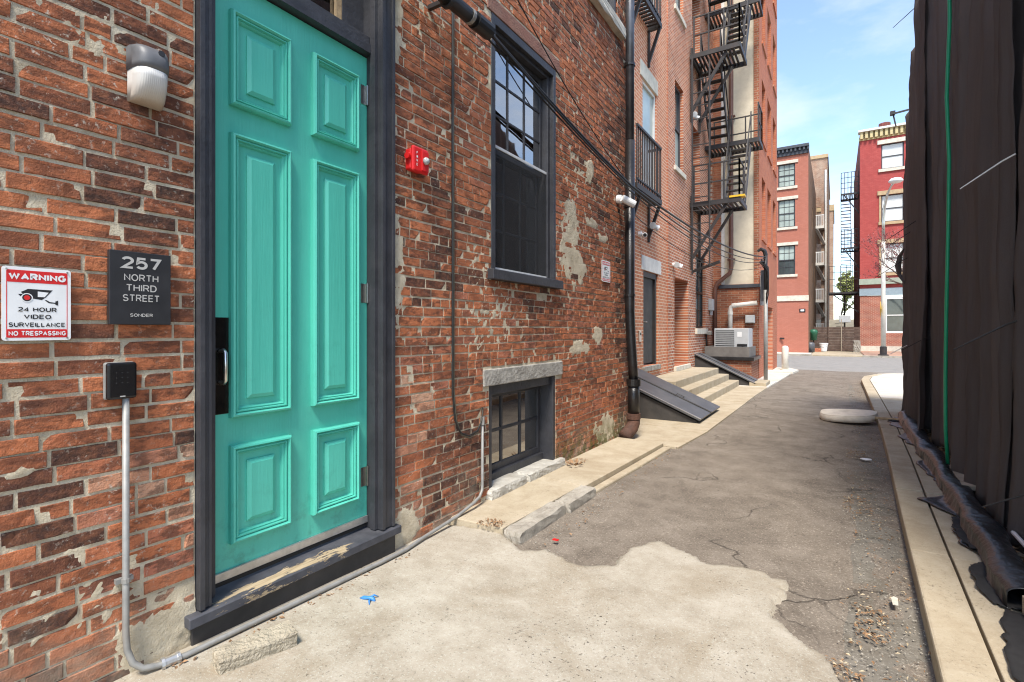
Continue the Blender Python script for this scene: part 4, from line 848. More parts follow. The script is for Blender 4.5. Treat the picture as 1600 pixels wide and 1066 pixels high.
MB().box(-2.28, -1.92, Y0-.02, Y0+.2, 4.805, 4.85).build('warning_strip', M['yellow'], fe)

# ------------------------------------------------------------------ across the street
fs_ = thing('corner_house', 'four-storey salmon painted house across the street with dark bracketed cornice', 'house', (-5, 38, 0))
fmy = MY(38.0); hs_ = []
for x in (-3.22, -5.6, -8.0):
    for z0_, z1_ in ((10.85, 12.35), (8.2, 10.0), (5.1, 7.0)): hs_.append((x, x+.98, z0_, z1_))
facade('wall', M['farsalmon'], fmy, -11, -1.49, -.3, 13.0, hs_, fs_, .12)
for i, h in enumerate(hs_):
    far_window(fs_, fmy, h[0]+.002, h[1]-.002, h[2]+.002, h[3]-.002, -.06, M['char'], M['paleglass'], M['paleglass'] if h[2] > 8 else M['farglass'], 3, 2)
    MB().ob(fmy, h[0]-.10, h[1]+.14, -.05, .08, h[2]-.17, h[2]-.003).build('window_sill', M['palestone'], fs_); MB().ob(fmy, h[0]-.10, h[1]+.18, -.05, .06, h[3]+.003, h[3]+.2).build('lintel', M['palestone'], fs_)
MB().ob(fmy, -11, -1.47, 0.001, .06, 3.35, 3.7).build('band', M['palestone'], fs_)
MB().ob(fmy, -11.2, -1.45, -.3, .28, 13.25, 13.42).build('cornice', M['darkcornice'], fs_); MB().ob(fmy, -11.1, -1.49, -.3, .10, 12.85, 13.24).build('frieze', M['darkcornice'], fs_)
for j in range(40): MB().ob(fmy, -10.9+j*.24, -10.8+j*.24, .101, .24, 13.05, 13.245).build('corbel', M['darkcornice'], fs_)
MB().ob(fmy, -11, -1.55, -14, .0, 13.421, 13.5).build('parapet', M['whitestone'], fs_)
facade('side_wall', M['farside'], MX(1.49), 38.0, 52.6, -.3, 13.42, [(44, 44.8, 5, 6.6), (48, 48.8, 5, 6.6), (44, 44.8, 9, 10.6)], fs_)
pz = wy(1254, 485, 38.0); MB().ob(fmy, pz[0]-.18, pz[0]+.16, .001, .03, pz[1]-.12, pz[1]+.1).build('street_number_plate', M['ink'], fs_); MB().ob(fmy, pz[0]-.11, pz[0]+.09, .031, .035, pz[1]-.06, pz[1]+.05).build('plate_face', M['white'], fs_)
MB().tube([wy(1219, 528, 37.9)[:1]+(37.95, .9), wy(1225, 528, 37.9)[:1]+(37.8, .9)], .06, 8).build('standpipe', M['iron'], fs_)
ob_ = thing('tenement', 'narrow brown brick tenement with white balconies behind the salmon house', 'building', (-1.1, 52.7, 0))
bmy = MY(52.7); facade('wall', M['farold'], bmy, -3, -.62, -.3, 16.6, [(-1.45, -1.1, z, z+1.7, .2) for z in (1.2, 4.2, 7.4, 10.6)], ob_)
facade('side_wall', M['farside'], MX(.62), 52.7, 70, -.3, 16.6, [], ob_); MB().box(-3, -.55, 52.6, 70, 16.6, 16.9).build('roof', M['brownstone'], ob_)
for z in (1.2, 4.2, 7.4, 10.6):
    bb = MB().box(-1.48, -.85, 51.6, 52.69, z-.35, z-.12).build('balcony', M['whitestone'], ob_)
    MB().box(-1.48, -.85, 51.62, 51.68, z+.75, z+.83).build('rail', M['white'], bb)
    for j in range(5): MB().box(-1.46+j*.14, -1.41+j*.14, 51.63, 51.67, z-.12, z+.75).build('baluster', M['white'], bb)
    MB().bar((-1.4, 51.7, z-.4), (-.85, 52.6, z-1.6), .25, .1).build('stair_soffit', M['whitestone'], bb)
MB().tube([(-.75, 52.6, 0), (-.75, 52.6, 15.5)], .08, 8).build('drainpipe', M['whitestone'], ob_)
rear = thing('tenement', 'sliver of orange brick building farthest back in the gap', 'building', (-.5, 72, 0)); MB().box(-3, -.25, 71, 80, -.3, 15.5).build('wall', M['farold'], rear); MB().box(-3, -.15, 70.9, 80.1, 15.5, 16.2).build('roof', M['brownstone'], rear)
rb = thing('corner_house', 'crimson four-storey corner house with ochre cornice beside the street lamp', 'house', (4, 43.5, 0))
rmy = MY(43.5); hr = []
for x in (2.65, 5.2):
    for z0_, z1_ in ((12.55, 14.25), (8.9, 10.75), (5.4, 7.4)): hr.append((x, x+1.25, z0_, z1_))
facade('wall', M['farred'], rmy, 1.43, 9.5, 4.2, 14.72, hr, rb, .14)
for h in hr:
    far_window(rb, rmy, h[0]+.002, h[1]-.002, h[2]+.002, h[3]-.002, -.06, M['char'], M['whiteblind'], M['whiteblind'], 1, 1)
    sm_ = M['palestone'] if h[2] > 12 else M['brownstone']
    MB().ob(rmy, h[0]-.22, h[1]+.22, -.05, .12, h[3]+.003, h[3]+.28).build('lintel', sm_, rb); MB().ob(rmy, h[0]-.16, h[1]+.16, -.05, .10, h[2]-.2, h[2]-.003).build('window_sill', sm_, rb)
    if h[2] < 12:
        for u in (h[0]-.12, h[1]+.005): MB().ob(rmy, u, u+.115, -.05, .05, h[2], h[3]).build('jamb', M['brownstone'], rb)
MB().ob(rmy, 1.38, 9.5, -.3, .05, 14.722, 14.95).build('frieze', M['gold'], rb); MB().ob(rmy, 1.33, 9.5, -.3, .35, 15.26, 15.4).build('cornice', M['whitestone'], rb)
for j in range(28): MB().ob(rmy, 1.45+j*.28, 1.6+j*.28, .051, .25, 14.8, 15.26).build('corbel', M['gold'], rb)
MB().ob(rmy, 1.42, 9.5, -.28, .05, 14.952, 15.258).build('frieze', M['gold'], rb)
MB().lathe([(.34, 0), (.34, .5), (.42, .52), (.42, .72), (.36, .75), (.36, 1.1), (.30, 1.1)], (3.0, 46, 15.38), 12).build('chimney', M['farredX'], rb)
facade('side_wall', M['farredX'], MXN(1.43), 43.5, 58, -.3, 15.3, [], rb); MB().box(1.45, 9.5, 43.6, 58, 15.3, 15.38).build('roof', M['darkcornice'], rb)
facade('shop_wall', M['shopbrick'], rmy, 1.43, 9.5, .35, 3.85, [(2.85, 4.3, 1.25, 3.85), (4.5, 5.9, 1.25, 3.85)], rb); MB().ob(rmy, 1.40, 9.5, -.1, .10, -.3, .348).build('plinth', M['palestone'], rb)
MB().ob(rmy, 1.38, 9.5, -.1, .22, 4.62, 5.02).build('shop_cornice', M['greencornice'], rb); MB().ob(rmy, 1.4, 9.5, -.05, .06, 3.86, 4.35).build('fascia', M['bluegrey'], rb)
for a, b in ((2.85, 4.3), (4.5, 5.9)): far_window(rb, rmy, a+.002, b-.002, 1.252, 3.7, -.06, M['white'], M['farglass'], M['farglass'], 1, 1, .12)
fe2 = thing('fire_escape', 'black iron fire escape in the gap beside the crimson house', 'fire escape', (.8, 45, 4)); fe_main = fe; fe = fe2
for z, hgt in ((11.3, 1.5), (7.4, 1.3), (4.2, 1.9)):
    x0_ = .30 if z > 5 else -.45
    platform(z, 44.0, 46.0, x0_, 1.41); rail((x0_+.03, 44.03, z), (1.35, 44.03, z), hgt, 3, 5); rail((x0_+.03, 44.03, z), (x0_+.03, 45.9, z), hgt, 2, 3)
    MB().bar((x0_+.2, 44.1, z-.1), (1.4, 44.1, z-1.5), .07, .07).build('bracket', M['iron'], fe2)
flight(.32, .92, 44.15, 7.4, 45.3, 11.25, 15); flight(.32, .92, 44.15, 4.2, 45.3, 7.35, 12)
for k in range(15):
    a0 = k*.5; MB().bar((.55, 45, .4+k*.26), (.55+.6*math.cos(a0), 45+.6*math.sin(a0), .4+k*.26), .22, .03).build('tread', M['iron'], fe2)
MB().tube([(.55, 45, 0), (.55, 45, 4.3)], .05, 8).build('newel', M['iron'], fe2)
MB().box(.2, .9, 43.7, 43.99, 2.0, 2.5).build('hanging_planter', M['box'], fe2, .03)
fe = fe_main
gt = thing('plank_gate', 'dark brown plank gate closing the gap between the far houses', 'gate', (0, 42.3, 0))
for k in range(9):
    MB().box(-1.28, .30, 42.28, 42.32, .0+k*.185, .175+k*.185).build('plank', M['darkwood'], gt, .004); MB().box(.35, 1.40, 42.27, 42.31, .01+k*.185, .185+k*.185).build('plank', M['darkwood'], gt, .004)
for x in (-1.3, -.45, .32): MB().box(x-.025, x+.025, 42.22, 42.279, 0, 1.72 if x < 0 else 2.2).build('post', M['greywood'] if x > 0 else M['darkwood'], gt)
bn = thing('recycling_bin', 'green bin hung by the corner of the salmon house', 'bin', (-1.3, 41, 0)); MB().lathe([(.20, 0), (.24, .5), (.25, .52), (.25, .62), (.2, .72), (.03, .76)], (-1.3, 41, .75), 12).build('body', M['bin'], bn, smooth=True); MB().tube([(-1.3, 41, 0), (-1.3, 41, .75)], .04, 8).build('stand', M['iron'], bn)
pb = tag(MB().lathe([(.24, 0), (.26, .5), (.2, .62), (.05, .66)], (-1.42, 39.4, 0), 10).build('rubbish_bag', M['bulkhead'], None, smooth=True), 'grey tied sack slumped at the salmon house corner', 'sack')
wb_ = thing('bucket', 'white bucket in front of the plank gate', 'bucket', (-.72, 41.2, 0)); MB().lathe([(.20, 0), (.27, .5), (.285, .5), (.285, .56), (.25, .56), (.22, .1)], (-.72, 41.2, 0), 14).build('pail', M['white'], wb_, smooth=False)
MB().tube([(-1.0, 41.2, .5), (-.95, 41.05, .35), (-.72, 40.95, .28), (-.5, 41.05, .35), (-.44, 41.2, .5)], .012, 5).build('bail', M['steel'], wb_)
sk = tag(rough_block('boulder', M['kerbstone'], 1.0, 1.38, 41.2, 41.6, -.05, .75, None, .03, seed=21), 'grey standing stone at the foot of the crimson house', 'boulder')
bb_ = tag(rough_block('paving_rubble', M['cornerX'], -1.25, -.85, 40.6, 40.9, -.04, .2, None, .02, seed=22), 'pile of broken red brick beside the white bucket', 'rubble')
lp = thing('street_lamp', 'cream street lamp with curved arm across the street', 'street lamp', (2.29, 36.0, 0))
MB().lathe([(.26, 0), (.26, .06), (.17, .08), (.17, .5), (.13, .52)], (2.29, 36, 0), 12).build('base', M['iron'], lp); MB().tube([(2.29, 36, .5), (2.29, 36, 6.5)], [.125, .095], 10).build('pole', M['cream'], lp, smooth=True)
MB().tube([(2.29, 36, 6.5), (2.29, 36, 7.6), (2.33, 35.9, 8.4), (2.45, 35.7, 9.1), (2.62, 35.4, 9.5), (2.72, 35.2, 9.6)], [.09, .08, .07, .06, .055, .05], 8).build('arm', M['steel'], lp, smooth=True)
hd2 = MB(); hd2.lathe([(.02, .22), (.24, .16), (.34, .04), (.34, 0), (.26, -.06), (.03, -.10)], (2.78, 34.95, 9.6), 14); hd2.build('lamp_head', M['white'], lp, smooth=True)
ps = MB().prism([(0, -.42), (.30, 0), (0, .42), (-.30, 0)], lambda u, d, z: (2.14+d, 35.75+u, 2.65+z), 0, .02).build('warning_sign', M['yellow'], lp)
bo = thing('bollard', 'cream round-topped bollard at the left street corner', 'bollard', (-1.57, 21.2, 0)); MB().lathe([(.115, -.05), (.115, .78), (.105, .83), (.07, .87), (.01, .88)], (-1.57, 21.2, 0), 16).build('post', M['cream'], bo, smooth=True); MB().lathe([(.17, -.05), (.17, .03), (.13, .04)], (-1.57, 21.2, 0), 16).build('collar', M['palestone'], bo)

# trees
def tree(name, label, base, h, seed, lean, spread, leafm, leafsize, nleaf, depth=5):
    t = thing(name, label, 'tree', base); r = random.Random(seed); tr = MB(); tips = []
    def grow(p, d, L, rad, k):
        q = p+d*L; mid = p+d*L*.5+Vector((r.uniform(-1, 1), r.uniform(-1, 1), r.uniform(-1, 1)))*L*.06
        tr.tube([p, mid, q], [rad, rad*.85, rad*.68], 5 if k > 1 else 8, False)
        if k >= 2: tips.append((p, q))
        if k >= depth: return
        for _ in range(3 if k < 3 else 2):
            nd = (d+Vector((r.uniform(-1, 1), r.uniform(-1, 1), r.uniform(-.25, .8)))*spread).normalized(); grow(p+(q-p)*r.uniform(.65, 1), nd, L*r.uniform(.62, .85), rad*.6, k+1)
    grow(Vector(base), Vector(lean).normalized(), h*.32, h*.012, 0)
    tr.build('trunk', M['bark'], t, fix=False); lf = MB()
    for _ in range(nleaf):
        a, b = r.choice(tips); c = a.lerp(b, r.random())+Vector((r.gauss(0, .1), r.gauss(0, .1), r.gauss(0, .1))); u = Vector((r.uniform(-1, 1), r.uniform(-1, 1), r.uniform(-1, 1))).normalized()*leafsize*r.uniform(.5, 1.2); v = u.cross(Vector((r.uniform(-1, 1), r.uniform(-1, 1), r.uniform(-1, 1)))).normalized()*leafsize*.5
        lf.add([c-u, c+v, c+u, c-v], [(0, 1, 2, 3)])
    lf.build('crown', leafm, t, fix=False); return t
tree('street_tree', 'bare street tree with red spring buds in front of the crimson house', (5.0, 37.2, 0), 8.2, 4, (-.14, 0, 1), .8, M['bud'], .05, 2600, 6)
tree('garden_tree', 'young green tree in the gap behind the plank gate', (.5, 85, 0), 10.5, 8, (.02, 0, 1), .6, M['leaf'], .22, 5200, 5)
tag(MB().box(-3, 6, 66, 66.3, -.3, 2.6).build('garden_wall', M['stucco'], None), 'pale garden wall far behind the plank gate', 'wall')

# ------------------------------------------------------------------ things on the old brick wall
def _arc(cx, cy, rx, ry, a0, a1, n=8): return [(cx+rx*math.cos(R(a0+(a1-a0)*k/n)), cy+ry*math.sin(R(a0+(a1-a0)*k/n))) for k in range(n+1)]
GL = {'A': (.72, [[(0, 0), (.36, 1), (.72, 0)], [(.14, .33), (.58, .33)]]), 'B': (.6, []), 'C': (.68, [_arc(.36, .5, .36, .5, 42, 318, 16)]),
 'D': (.66, [[(.30, 0), (0, 0), (0, 1), (.30, 1)]+_arc(.30, .5, .36, .5, 90, -90, 12)[1:]]), 'E': (.56, [[(.56, 1), (0, 1), (0, 0), (.56, 0)], [(0, .52), (.50, .52)]]),
 'F': (.52, [[(.52, 1), (0, 1), (0, 0)], [(0, .52), (.46, .52)]]), 'G': (.70, [_arc(.36, .5, .36, .5, 45, 345, 16)+[(.70, .46), (.42, .46)]]), 'H': (.64, [[(0, 0), (0, 1)], [(.64, 0), (.64, 1)], [(0, .52), (.64, .52)]]),
 'I': (.0, [[(0, 0), (0, 1)]]), 'L': (.52, [[(0, 1), (0, 0), (.52, 0)]]), 'N': (.64, [[(0, 0), (0, 1), (.64, 0), (.64, 1)]]), 'O': (.74, [_arc(.37, .5, .37, .5, 90, 450, 22)]),
 'P': (.58, [[(0, 0), (0, 1), (.32, 1)]+_arc(.32, .73, .26, .27, 90, -90, 10)[1:]+[(0, .46)]]), 'R': (.62, [[(0, 0), (0, 1), (.34, 1)]+_arc(.34, .74, .26, .26, 90, -90, 10)[1:]+[(0, .48)], [(.34, .48), (.62, 0)]]),
 'S': (.60, [_arc(.30, .745, .28, .255, 25, 265, 12)+_arc(.30, .255, .30, .255, 80, -160, 12)]), 'T': (.62, [[(0, 1), (.62, 1)], [(.31, 1), (.31, 0)]]), 'U': (.64, [[(0, 1), (0, .32)]+_arc(.32, .32, .32, .32, 180, 360, 12)[1:]+[(.64, 1)]]),
 'V': (.68, [[(0, 1), (.34, 0), (.68, 1)]]), 'W': (.98, [[(0, 1), (.24, 0), (.49, 1), (.74, 0), (.98, 1)]]), '2': (.56, [_arc(.28, .72, .28, .28, 165, -35, 10)+[(0, 0), (.58, 0)]]), '4': (.60, [[(.44, 0), (.44, 1), (0, .28), (.62, .28)]]),
 '5': (.56, [[(.52, 1), (.08, 1), (.03, .52)]+_arc(.28, .33, .29, .33, 130, -150, 12)]), '7': (.56, [[(0, 1), (.58, 1), (.20, 0)]]), ' ': (.2, [])}
def text(s_, parent, mat, mp_, uc, zc, w, h, d=.001, bold=.0, th=.0008, name='lettering'):
    sw_ = .15+bold*2.2; gap = .17+sw_*.62; x = 0.0; strokes = []
    for ch in s_:
        gw, st_ = GL[ch]; strokes += [[(x+p, q) for p, q in s1] for s1 in st_]; x += gw+gap
    tot = x-gap+sw_; m_ = MB()
    for k, s1 in enumerate(strokes):
        pts2 = [Vector((p, sw_/2+q*(1-sw_))) for p, q in s1]; n = len(pts2); closed = (pts2[0]-pts2[-1]).length < 1e-4; L_, R_ = [], []
        for i in range(n):
            a = pts2[i]-pts2[i-1] if i else (pts2[0]-pts2[-2] if closed else pts2[1]-pts2[0]); b = pts2[i+1]-pts2[i] if i < n-1 else (pts2[1]-pts2[0] if closed else a)
            a.normalize(); b.normalize(); na = Vector((-a.y, a.x)); nb_ = Vector((-b.y, b.x)); mm = (na+nb_).normalized(); f = min(1/max(.25, mm.dot(na)), 2.2); c = pts2[i]
            if not closed and i in (0, n-1) and abs(a.x) > .9: c = c+(a if i else -a)*sw_*.0
            L_.append(c+mm*f*sw_/2); R_.append(c-mm*f*sw_/2)
        fx_ = lambda p: uc+((p.x+sw_/2)/tot-.5)*w
        fz_ = lambda p: zc+(min(1, max(0, p.y))-.5)*h
        e = d+th+k*.00004
        vs = [mp_(fx_(p), e, fz_(p)) for p in L_]+[mp_(fx_(p), e, fz_(p)) for p in R_]
        m_.add(vs, [(i, i+1, n+i+1, n+i) for i in range(n-1)])
    o_ = m_.build(name, mat, parent, fix=False); return o_
def warning_sign(label, u0, u1, z0, z1, tilt, group):
    W_, H_ = u1-u0, z1-z0; s_ = thing('warning_sign', label, 'sign', (-AW, (u0+u1)/2, (z0+z1)/2), group)
    def mp_(u, d, z): return (-AW+.012+d, u0+u*W_+tilt*(z-.5)*W_, z0+z*H_+0*u)
    def rr(a, b, c, e, d0, d1, name, mat, r=.03):
        k = W_/H_; pts_ = []
        for cx, cy, a0 in ((b-r, c+r*k, -90), (b-r, e-r*k, 0), (a+r, e-r*k, 90), (a+r, c+r*k, 180)):
            for q in range(4): an = R(a0+q*30); pts_.append((cx+r*math.cos(an), cy+r*k*math.sin(an)))
        return MB().prism(pts_, mp_, d0, d1).build(name, mat, s_)
    rr(0, 1, 0, 1, -.002, .002, 'panel', M['white'], .05)
    fr_ = MB()
    for q in ((.06, .072, .045, .94), (.935, .947, .045, .94)): fr_.ob(mp_, q[0], q[1], .002, .0024, q[2], q[3])
    fr_.build('border', M['red'], s_)
    rr(.06, .947, .79, .955, .0021, .0026, 'red_band', M['red'], .03); rr(.06, .947, .04, .155, .0021, .0026, 'red_band', M['red'], .03)
    text('WARNING', s_, M['white'], mp_, .505, .87, .83, .095, .0027, .05); text('24 HOUR', s_, M['ink'], mp_, .5, .425, .56, .062, .0022, .02)
    text('VIDEO', s_, M['ink'], mp_, .5, .325, .40, .062, .0022, .02); text('SURVEILLANCE', s_, M['ink'], mp_, .5, .215, .82, .062, .0022, .02); text('NO TRESPASSING', s_, M['white'], mp_, .505, .098, .83, .065, .0027, .03)
    MB().prism([(.26, .66), (.36, .705), (.72, .70), (.70, .68), (.62, .60), (.56, .56), (.34, .585)], mp_, .0021, .0025).build('camera_picture', M['ink'], s_)
    MB().prism([(.22, .63), (.47, .65), (.43, .61), (.26, .60)], mp_, .0026, .0029).build('camera_picture', M['ink'], s_)
    k = W_/H_
    for r_, mt, dd_ in ((.085, 'white', .003), (.068, 'ink', .0033), (.045, 'red', .0036)):
        MB().prism([(.345+r_*math.cos(i*.3927), .585+r_*k*math.sin(i*.3927)) for i in range(16)], mp_, .0021, dd_).build('lens_picture', M[mt], s_)
    MB().prism([(.50, .675), (.66, .665), (.60, .60), (.50, .60)], mp_, .0026, .0030).build('camera_picture', M['white'], s_)
    MB().prism([(.60, .56), (.63, .56), (.68, .535), (.80, .525), (.80, .51), (.66, .52)], mp_, .0021, .0025).build('camera_picture', M['ink'], s_); MB().prism([(.76, .545), (.80, .56), (.80, .49), (.76, .50)], mp_, .0026, .0029).build('camera_picture', M['ink'], s_)
    for u in (.06, .94):
        for zz in (.035, .965): MB().prism([(u+.016*math.cos(i*1.047), zz+.012*math.sin(i*1.047)) for i in range(6)], mp_, .002, .006).build('screw', M['steel'], s_)
a0 = wx(2, 532, AW-.01); a1 = wx(110, 532, AW-.01); zt = wx(57, 419, AW-.01)[1]; zb = wx(57, 532, AW-.01)[1]
warning_sign('white and red WARNING video surveillance sign left of the black address plaque', a0[0], a1[0], zb, zt, .0, 'surveillance warning signs')
a0 = wx(940, 440, AW-.01); a1 = wx(953, 440, AW-.01); warning_sign('small white and red WARNING sign beside the black downspout', a0[0], a1[0], wx(946, 441, AW)[1], wx(946, 408, AW)[1], 0, 'surveillance warning signs')
pq = thing('address_plaque', 'black address plaque reading 257 North Third Street beside the turquoise door', 'sign', (-AW, .97, 1.62))
u0, z0 = wx(171, 507, AW-.03); u1, z1 = wx(267, 400, AW-.03); pm = MX(AW); ucen = (u0+u1)/2
MB().ob(pm, u0, u1, .008, .030, z0, z1).build('panel', M['plaque'], pq, .002)
pw = u1-u0; ph = z1-z0
text('257', pq, M['silver'], pm, ucen, z0+ph*.845, pw*.64, ph*.165, .0305, .02); text('NORTH', pq, M['silver'], pm, ucen, z0+ph*.645, pw*.56, ph*.095, .0305, .0); text('THIRD', pq, M['silver'], pm, ucen, z0+ph*.505, pw*.50, ph*.095, .0305, .0)
text('STREET', pq, M['silver'], pm, ucen, z0+ph*.365, pw*.60, ph*.095, .0305, .0); text('SONDER', pq, M['silver'], pm, ucen, z0+ph*.13, pw*.37, ph*.045, .0305, .01)
# wall lamp
wl = thing('wall_lamp', 'grey-capped wall lamp with ribbed frosted lens above the plaque', 'wall lamp', (-AW, .96, 2.48))
u0 = wx(205, 100, AW-.05)[0]; u1 = wx(260, 100, AW-.05)[0]; zt = wx(230, 76, AW-.06)[1]; zb = wx(230, 160, AW-.06)[1]; zm = wx(230, 110, AW-.07)[1]
def dome(prof, u0, u1, n=14):                    # section sweep across the width: depth profile rounded at both ends
    m_ = MB(); k = len(prof); vs = []
    for i in range(n+1):
        t = i/n; e = math.sqrt(max(0.0, 1-abs(2*t-1)**3.2)); u = u0+(u1-u0)*t
        for d, z in prof: vs.append((-AW+.004+d*(.45+.55*e), u, z))
    m_.add(vs, [(i*k+j, (i+1)*k+j, (i+1)*k+j+1, i*k+j+1) for i in range(n) for j in range(k-1)]+[tuple(range(k)), tuple(range(n*k, n*k+k))]); return m_
dome([(0, zm), (.108, zm), (.114, zm+.02), (.113, zm+.05), (.104, zt-.02), (.088, zt-.004), (.06, zt), (0, zt)], u0, u1).build('cap', M['greycap'], wl, smooth=True)
dome([(0, zb), (.045, zb), (.075, zb+.018), (.098, zb+.06), (.106, zm-.03), (.108, zm-.002), (0, zm-.002)], u0+.004, u1-.004, 22).build('lens', M['lens'], wl, smooth=True)
MB().ob(pm, u0+.01, u1-.01, -.005, .006, zb+.01, zt-.01).build('back_plate', M['greycap'], wl)
MB().tube([(-AW+.095, (u0+u1)/2+.02, zt-.024), (-AW+.113, (u0+u1)/2+.02, zt-.022)], .012, 12).build('photocell', M['ink'], wl)
# card reader and its conduit
cr_ = thing('card_reader', 'black keypad reader on top of a grey conduit', 'keypad', (-AW, .9, 1.25))
u0 = wx(164, 600, AW-.03)[0]; u1 = wx(214, 600, AW-.04)[0]; zt = wx(190, 566, AW-.04)[1]; zb = wx(190, 624, AW-.04)[1]; uc = (u0+u1)/2
MB().ob(pm, u0, u1, .004, .024, zb, zt).build('back_box', M['galv'], cr_, .008); MB().ob(pm, u0+.001, u1-.001, .0245, .048, zb+.001, zt-.001).build('front', paint('glossy_black_plastic', (.010, .010, .011), .18, .1, 9), cr_, .010, seg=3)
for i in range(3):
    for j in range(3): MB().ob(pm, uc-.022+i*.019, uc-.0200+i*.019, .0482, .0486, zt-.042-j*.02, zt-.0400-j*.02).build('key_dot', M['greycap'], cr_)
MB().ob(pm, uc-.009, uc+.009, .0482, .0486, zb+.010, zb+.0145).build('maker_mark', M['silver'], cr_)
cd = thing('conduit', 'grey metal conduit running from the keypad along the wall foot to the cellar window', 'conduit', (-AW+.06, 1.9, .08))
xc = -AW+.03; gx = -AW+.085
pts_ = [(xc, .905, zb+.004), (xc, .905, .24), (xc+.004, .908, .17), (xc+.018, .922, .115), (xc+.035, .95, .085), (gx-.012, 1.0, .070), (gx+.005, 1.10, .066), (gx+.006, 1.6, .053), (gx+.003, 2.2, .036), (gx-.005, 2.43, .030), (gx-.03, 2.62, .036), (gx-.035, 3.0, .066), (xc+.02, 3.2, .105), (xc+.008, 3.30, .125), (xc, 3.345, .165), (xc-.002, 3.352, .22), (xc-.002, 3.352, .735)]
MB().tube(pts_, .0125, 10).build('pipe', M['galv'], cd, smooth=True)
for p, q, rr_ in (((gx-.008, 1.02, .069), (gx-.002, 1.075, .067), .019), ((gx-.010, 1.012, .069), (gx-.008, 1.024, .069), .024), ((gx-.004, 1.068, .067), (gx-.003, 1.08, .067), .023), ((xc-.002, 3.352, .69), (xc-.002, 3.352, .755), .019)): MB().tube([p, q], rr_, 10).build('coupling', M['alu'], cd)
for zz in (.44,): MB().ob(pm, .875, .935, .002, .022, zz, zz+.018).tube([(xc, .905, zz), (xc, .905, zz+.018)], .0155, 10).build('strap', M['galv'], cd)
vc = thing('hanging_cable', 'pair of thin dark cables down the brick wall, looping into the conduit', 'cable', (-AW, 2.98, .8)); yc = 2.985
for k, dy in enumerate((0, .016)):
    MB().tube([(-AW+.018, yc+dy, 6.2), (-AW+.014, yc+dy+.006, 4.5), (-AW+.018, yc+dy-.004, 3.0), (-AW+.014, yc+dy+.004, 1.8), (-AW+.018, yc+dy, 1.0), (-AW+.03, yc+.012+dy, .78), (-AW+.04, yc+.07+dy*.5, .675-dy), (-AW+.045, yc+.17, .635-dy), (-AW+.045, yc+.28, .66-dy), (-AW+.035, yc+.35-dy*.3, .73), (-AW+.032, yc+.368, .80+dy), (-AW+.03, yc+.36, .83), (-AW+.029, yc+.367, .75)], .0065, 7).build('strand', M['ucable'] if k else M['cable'], vc, smooth=True)
# fire alarm
fa = thing('fire_alarm', 'red fire alarm horn strobe on the brick wall right of the door', 'alarm', (-AW, 2.64, 2.62))
u0, zt = wx(634, 228, AW-.01); u1 = u0+.155; zb = zt-.175
MB().ob(pm, u0+.01, u1-.02, -.01, .045, zb+.02, zt-.015).build('back_box', M['red'], fa, .01); MB().ob(pm, u0+.004, u1, .046, .075, zb+.004, zt).build('front_plate', M['red'], fa, .012)
MB().prism([(i[0], i[1]) for i in ((u0+.08, zt-.02), (u1-.008, zt-.02), (u1-.008, zb+.02), (u0+.08, zb+.02))], pm, .0755, .083).build('strobe_bezel', M['red'], fa, .003)
MB().lathe([(.001, 0), (.024, .002), (.026, .014), (.018, .026), (.001, .030)], (0, 0, 0), 12).build('strobe', paint('clear_strobe', (.42, .42, .40), .12, .3, 60), fa, smooth=True)
sob = [o_ for o_ in fa.children if o_.name.startswith('strobe') and 'bezel' not in o_.name][0]; sob.data = sob.data
for v in sob.data.vertices: p = v.co+Vector(fa.location); v.co = Vector((-AW+.084+p.z, u0+.108+p.x, (zt+zb)/2+p.y))-Vector(fa.location)
for k, ch in enumerate('FIRE'): text(ch, fa, M['white'], pm, u0+.04, zt-.045-k*.026, .013, .017, .0752, .0, .0008)
MB().tube([(-AW+.03, u0-.012, (zt+zb)/2+.02), (-AW+.03, u0+.012, (zt+zb)/2+.02)], .022, 10).build('conduit_hub', M['red'], fa)
# downspout
dn = thing('downspout', 'black downspout with rusty cast-iron foot at the end of the old brick wall', 'downspout', (-2.33, 6.66, 0))
x_, y_ = -2.345, 6.68
MB().tube([(x_, y_, 7.4), (x_, y_, 4.0)], .058, 14).build('upper_pipe', paint('weathered_zinc', (.10, .10, .105), .35, .3, 6, metal=.5), dn, smooth=True)
MB().tube([(x_, y_, 4.0), (x_, y_, 1.7), (x_+.01, y_+.005, 1.4), (x_+.03, y_+.02, 1.0), (x_+.04, y_+.03, .75)], .064, 14).build('pipe', M['black_paint'], dn, smooth=True)
MB().tube([(x_+.04, y_+.03, .78), (x_+.04, y_+.03, .27)], .078, 14).build('cast_pipe', M['black_paint'], dn, smooth=True); MB().tube([(x_+.04, y_+.03, .70), (x_+.04, y_+.03, .79)], .096, 14).build('collar', M['black_paint'], dn)
MB().tube([(x_+.04, y_+.03, .30), (x_+.04, y_+.03, .20), (x_+.03, y_-.01, .14), (x_+.01, y_-.09, .09), (x_-.01, y_-.19, .05)], [.085, .085, .086, .086, .084], 14).build('foot', M['rust'], dn, smooth=True); MB().tube([(x_+.04, y_+.03, .255), (x_+.04, y_+.03, .33)], .094, 14).build('collar', M['rust'], dn)
for zz in (1.9, 3.1, 5.0): MB().tube([(x_, y_, zz), (x_, y_, zz+.035)], .072, 14).bar((x_, y_, zz+.017), (-AW-.01, y_, zz+.017), .03).build('strap', M['black_paint'], dn)
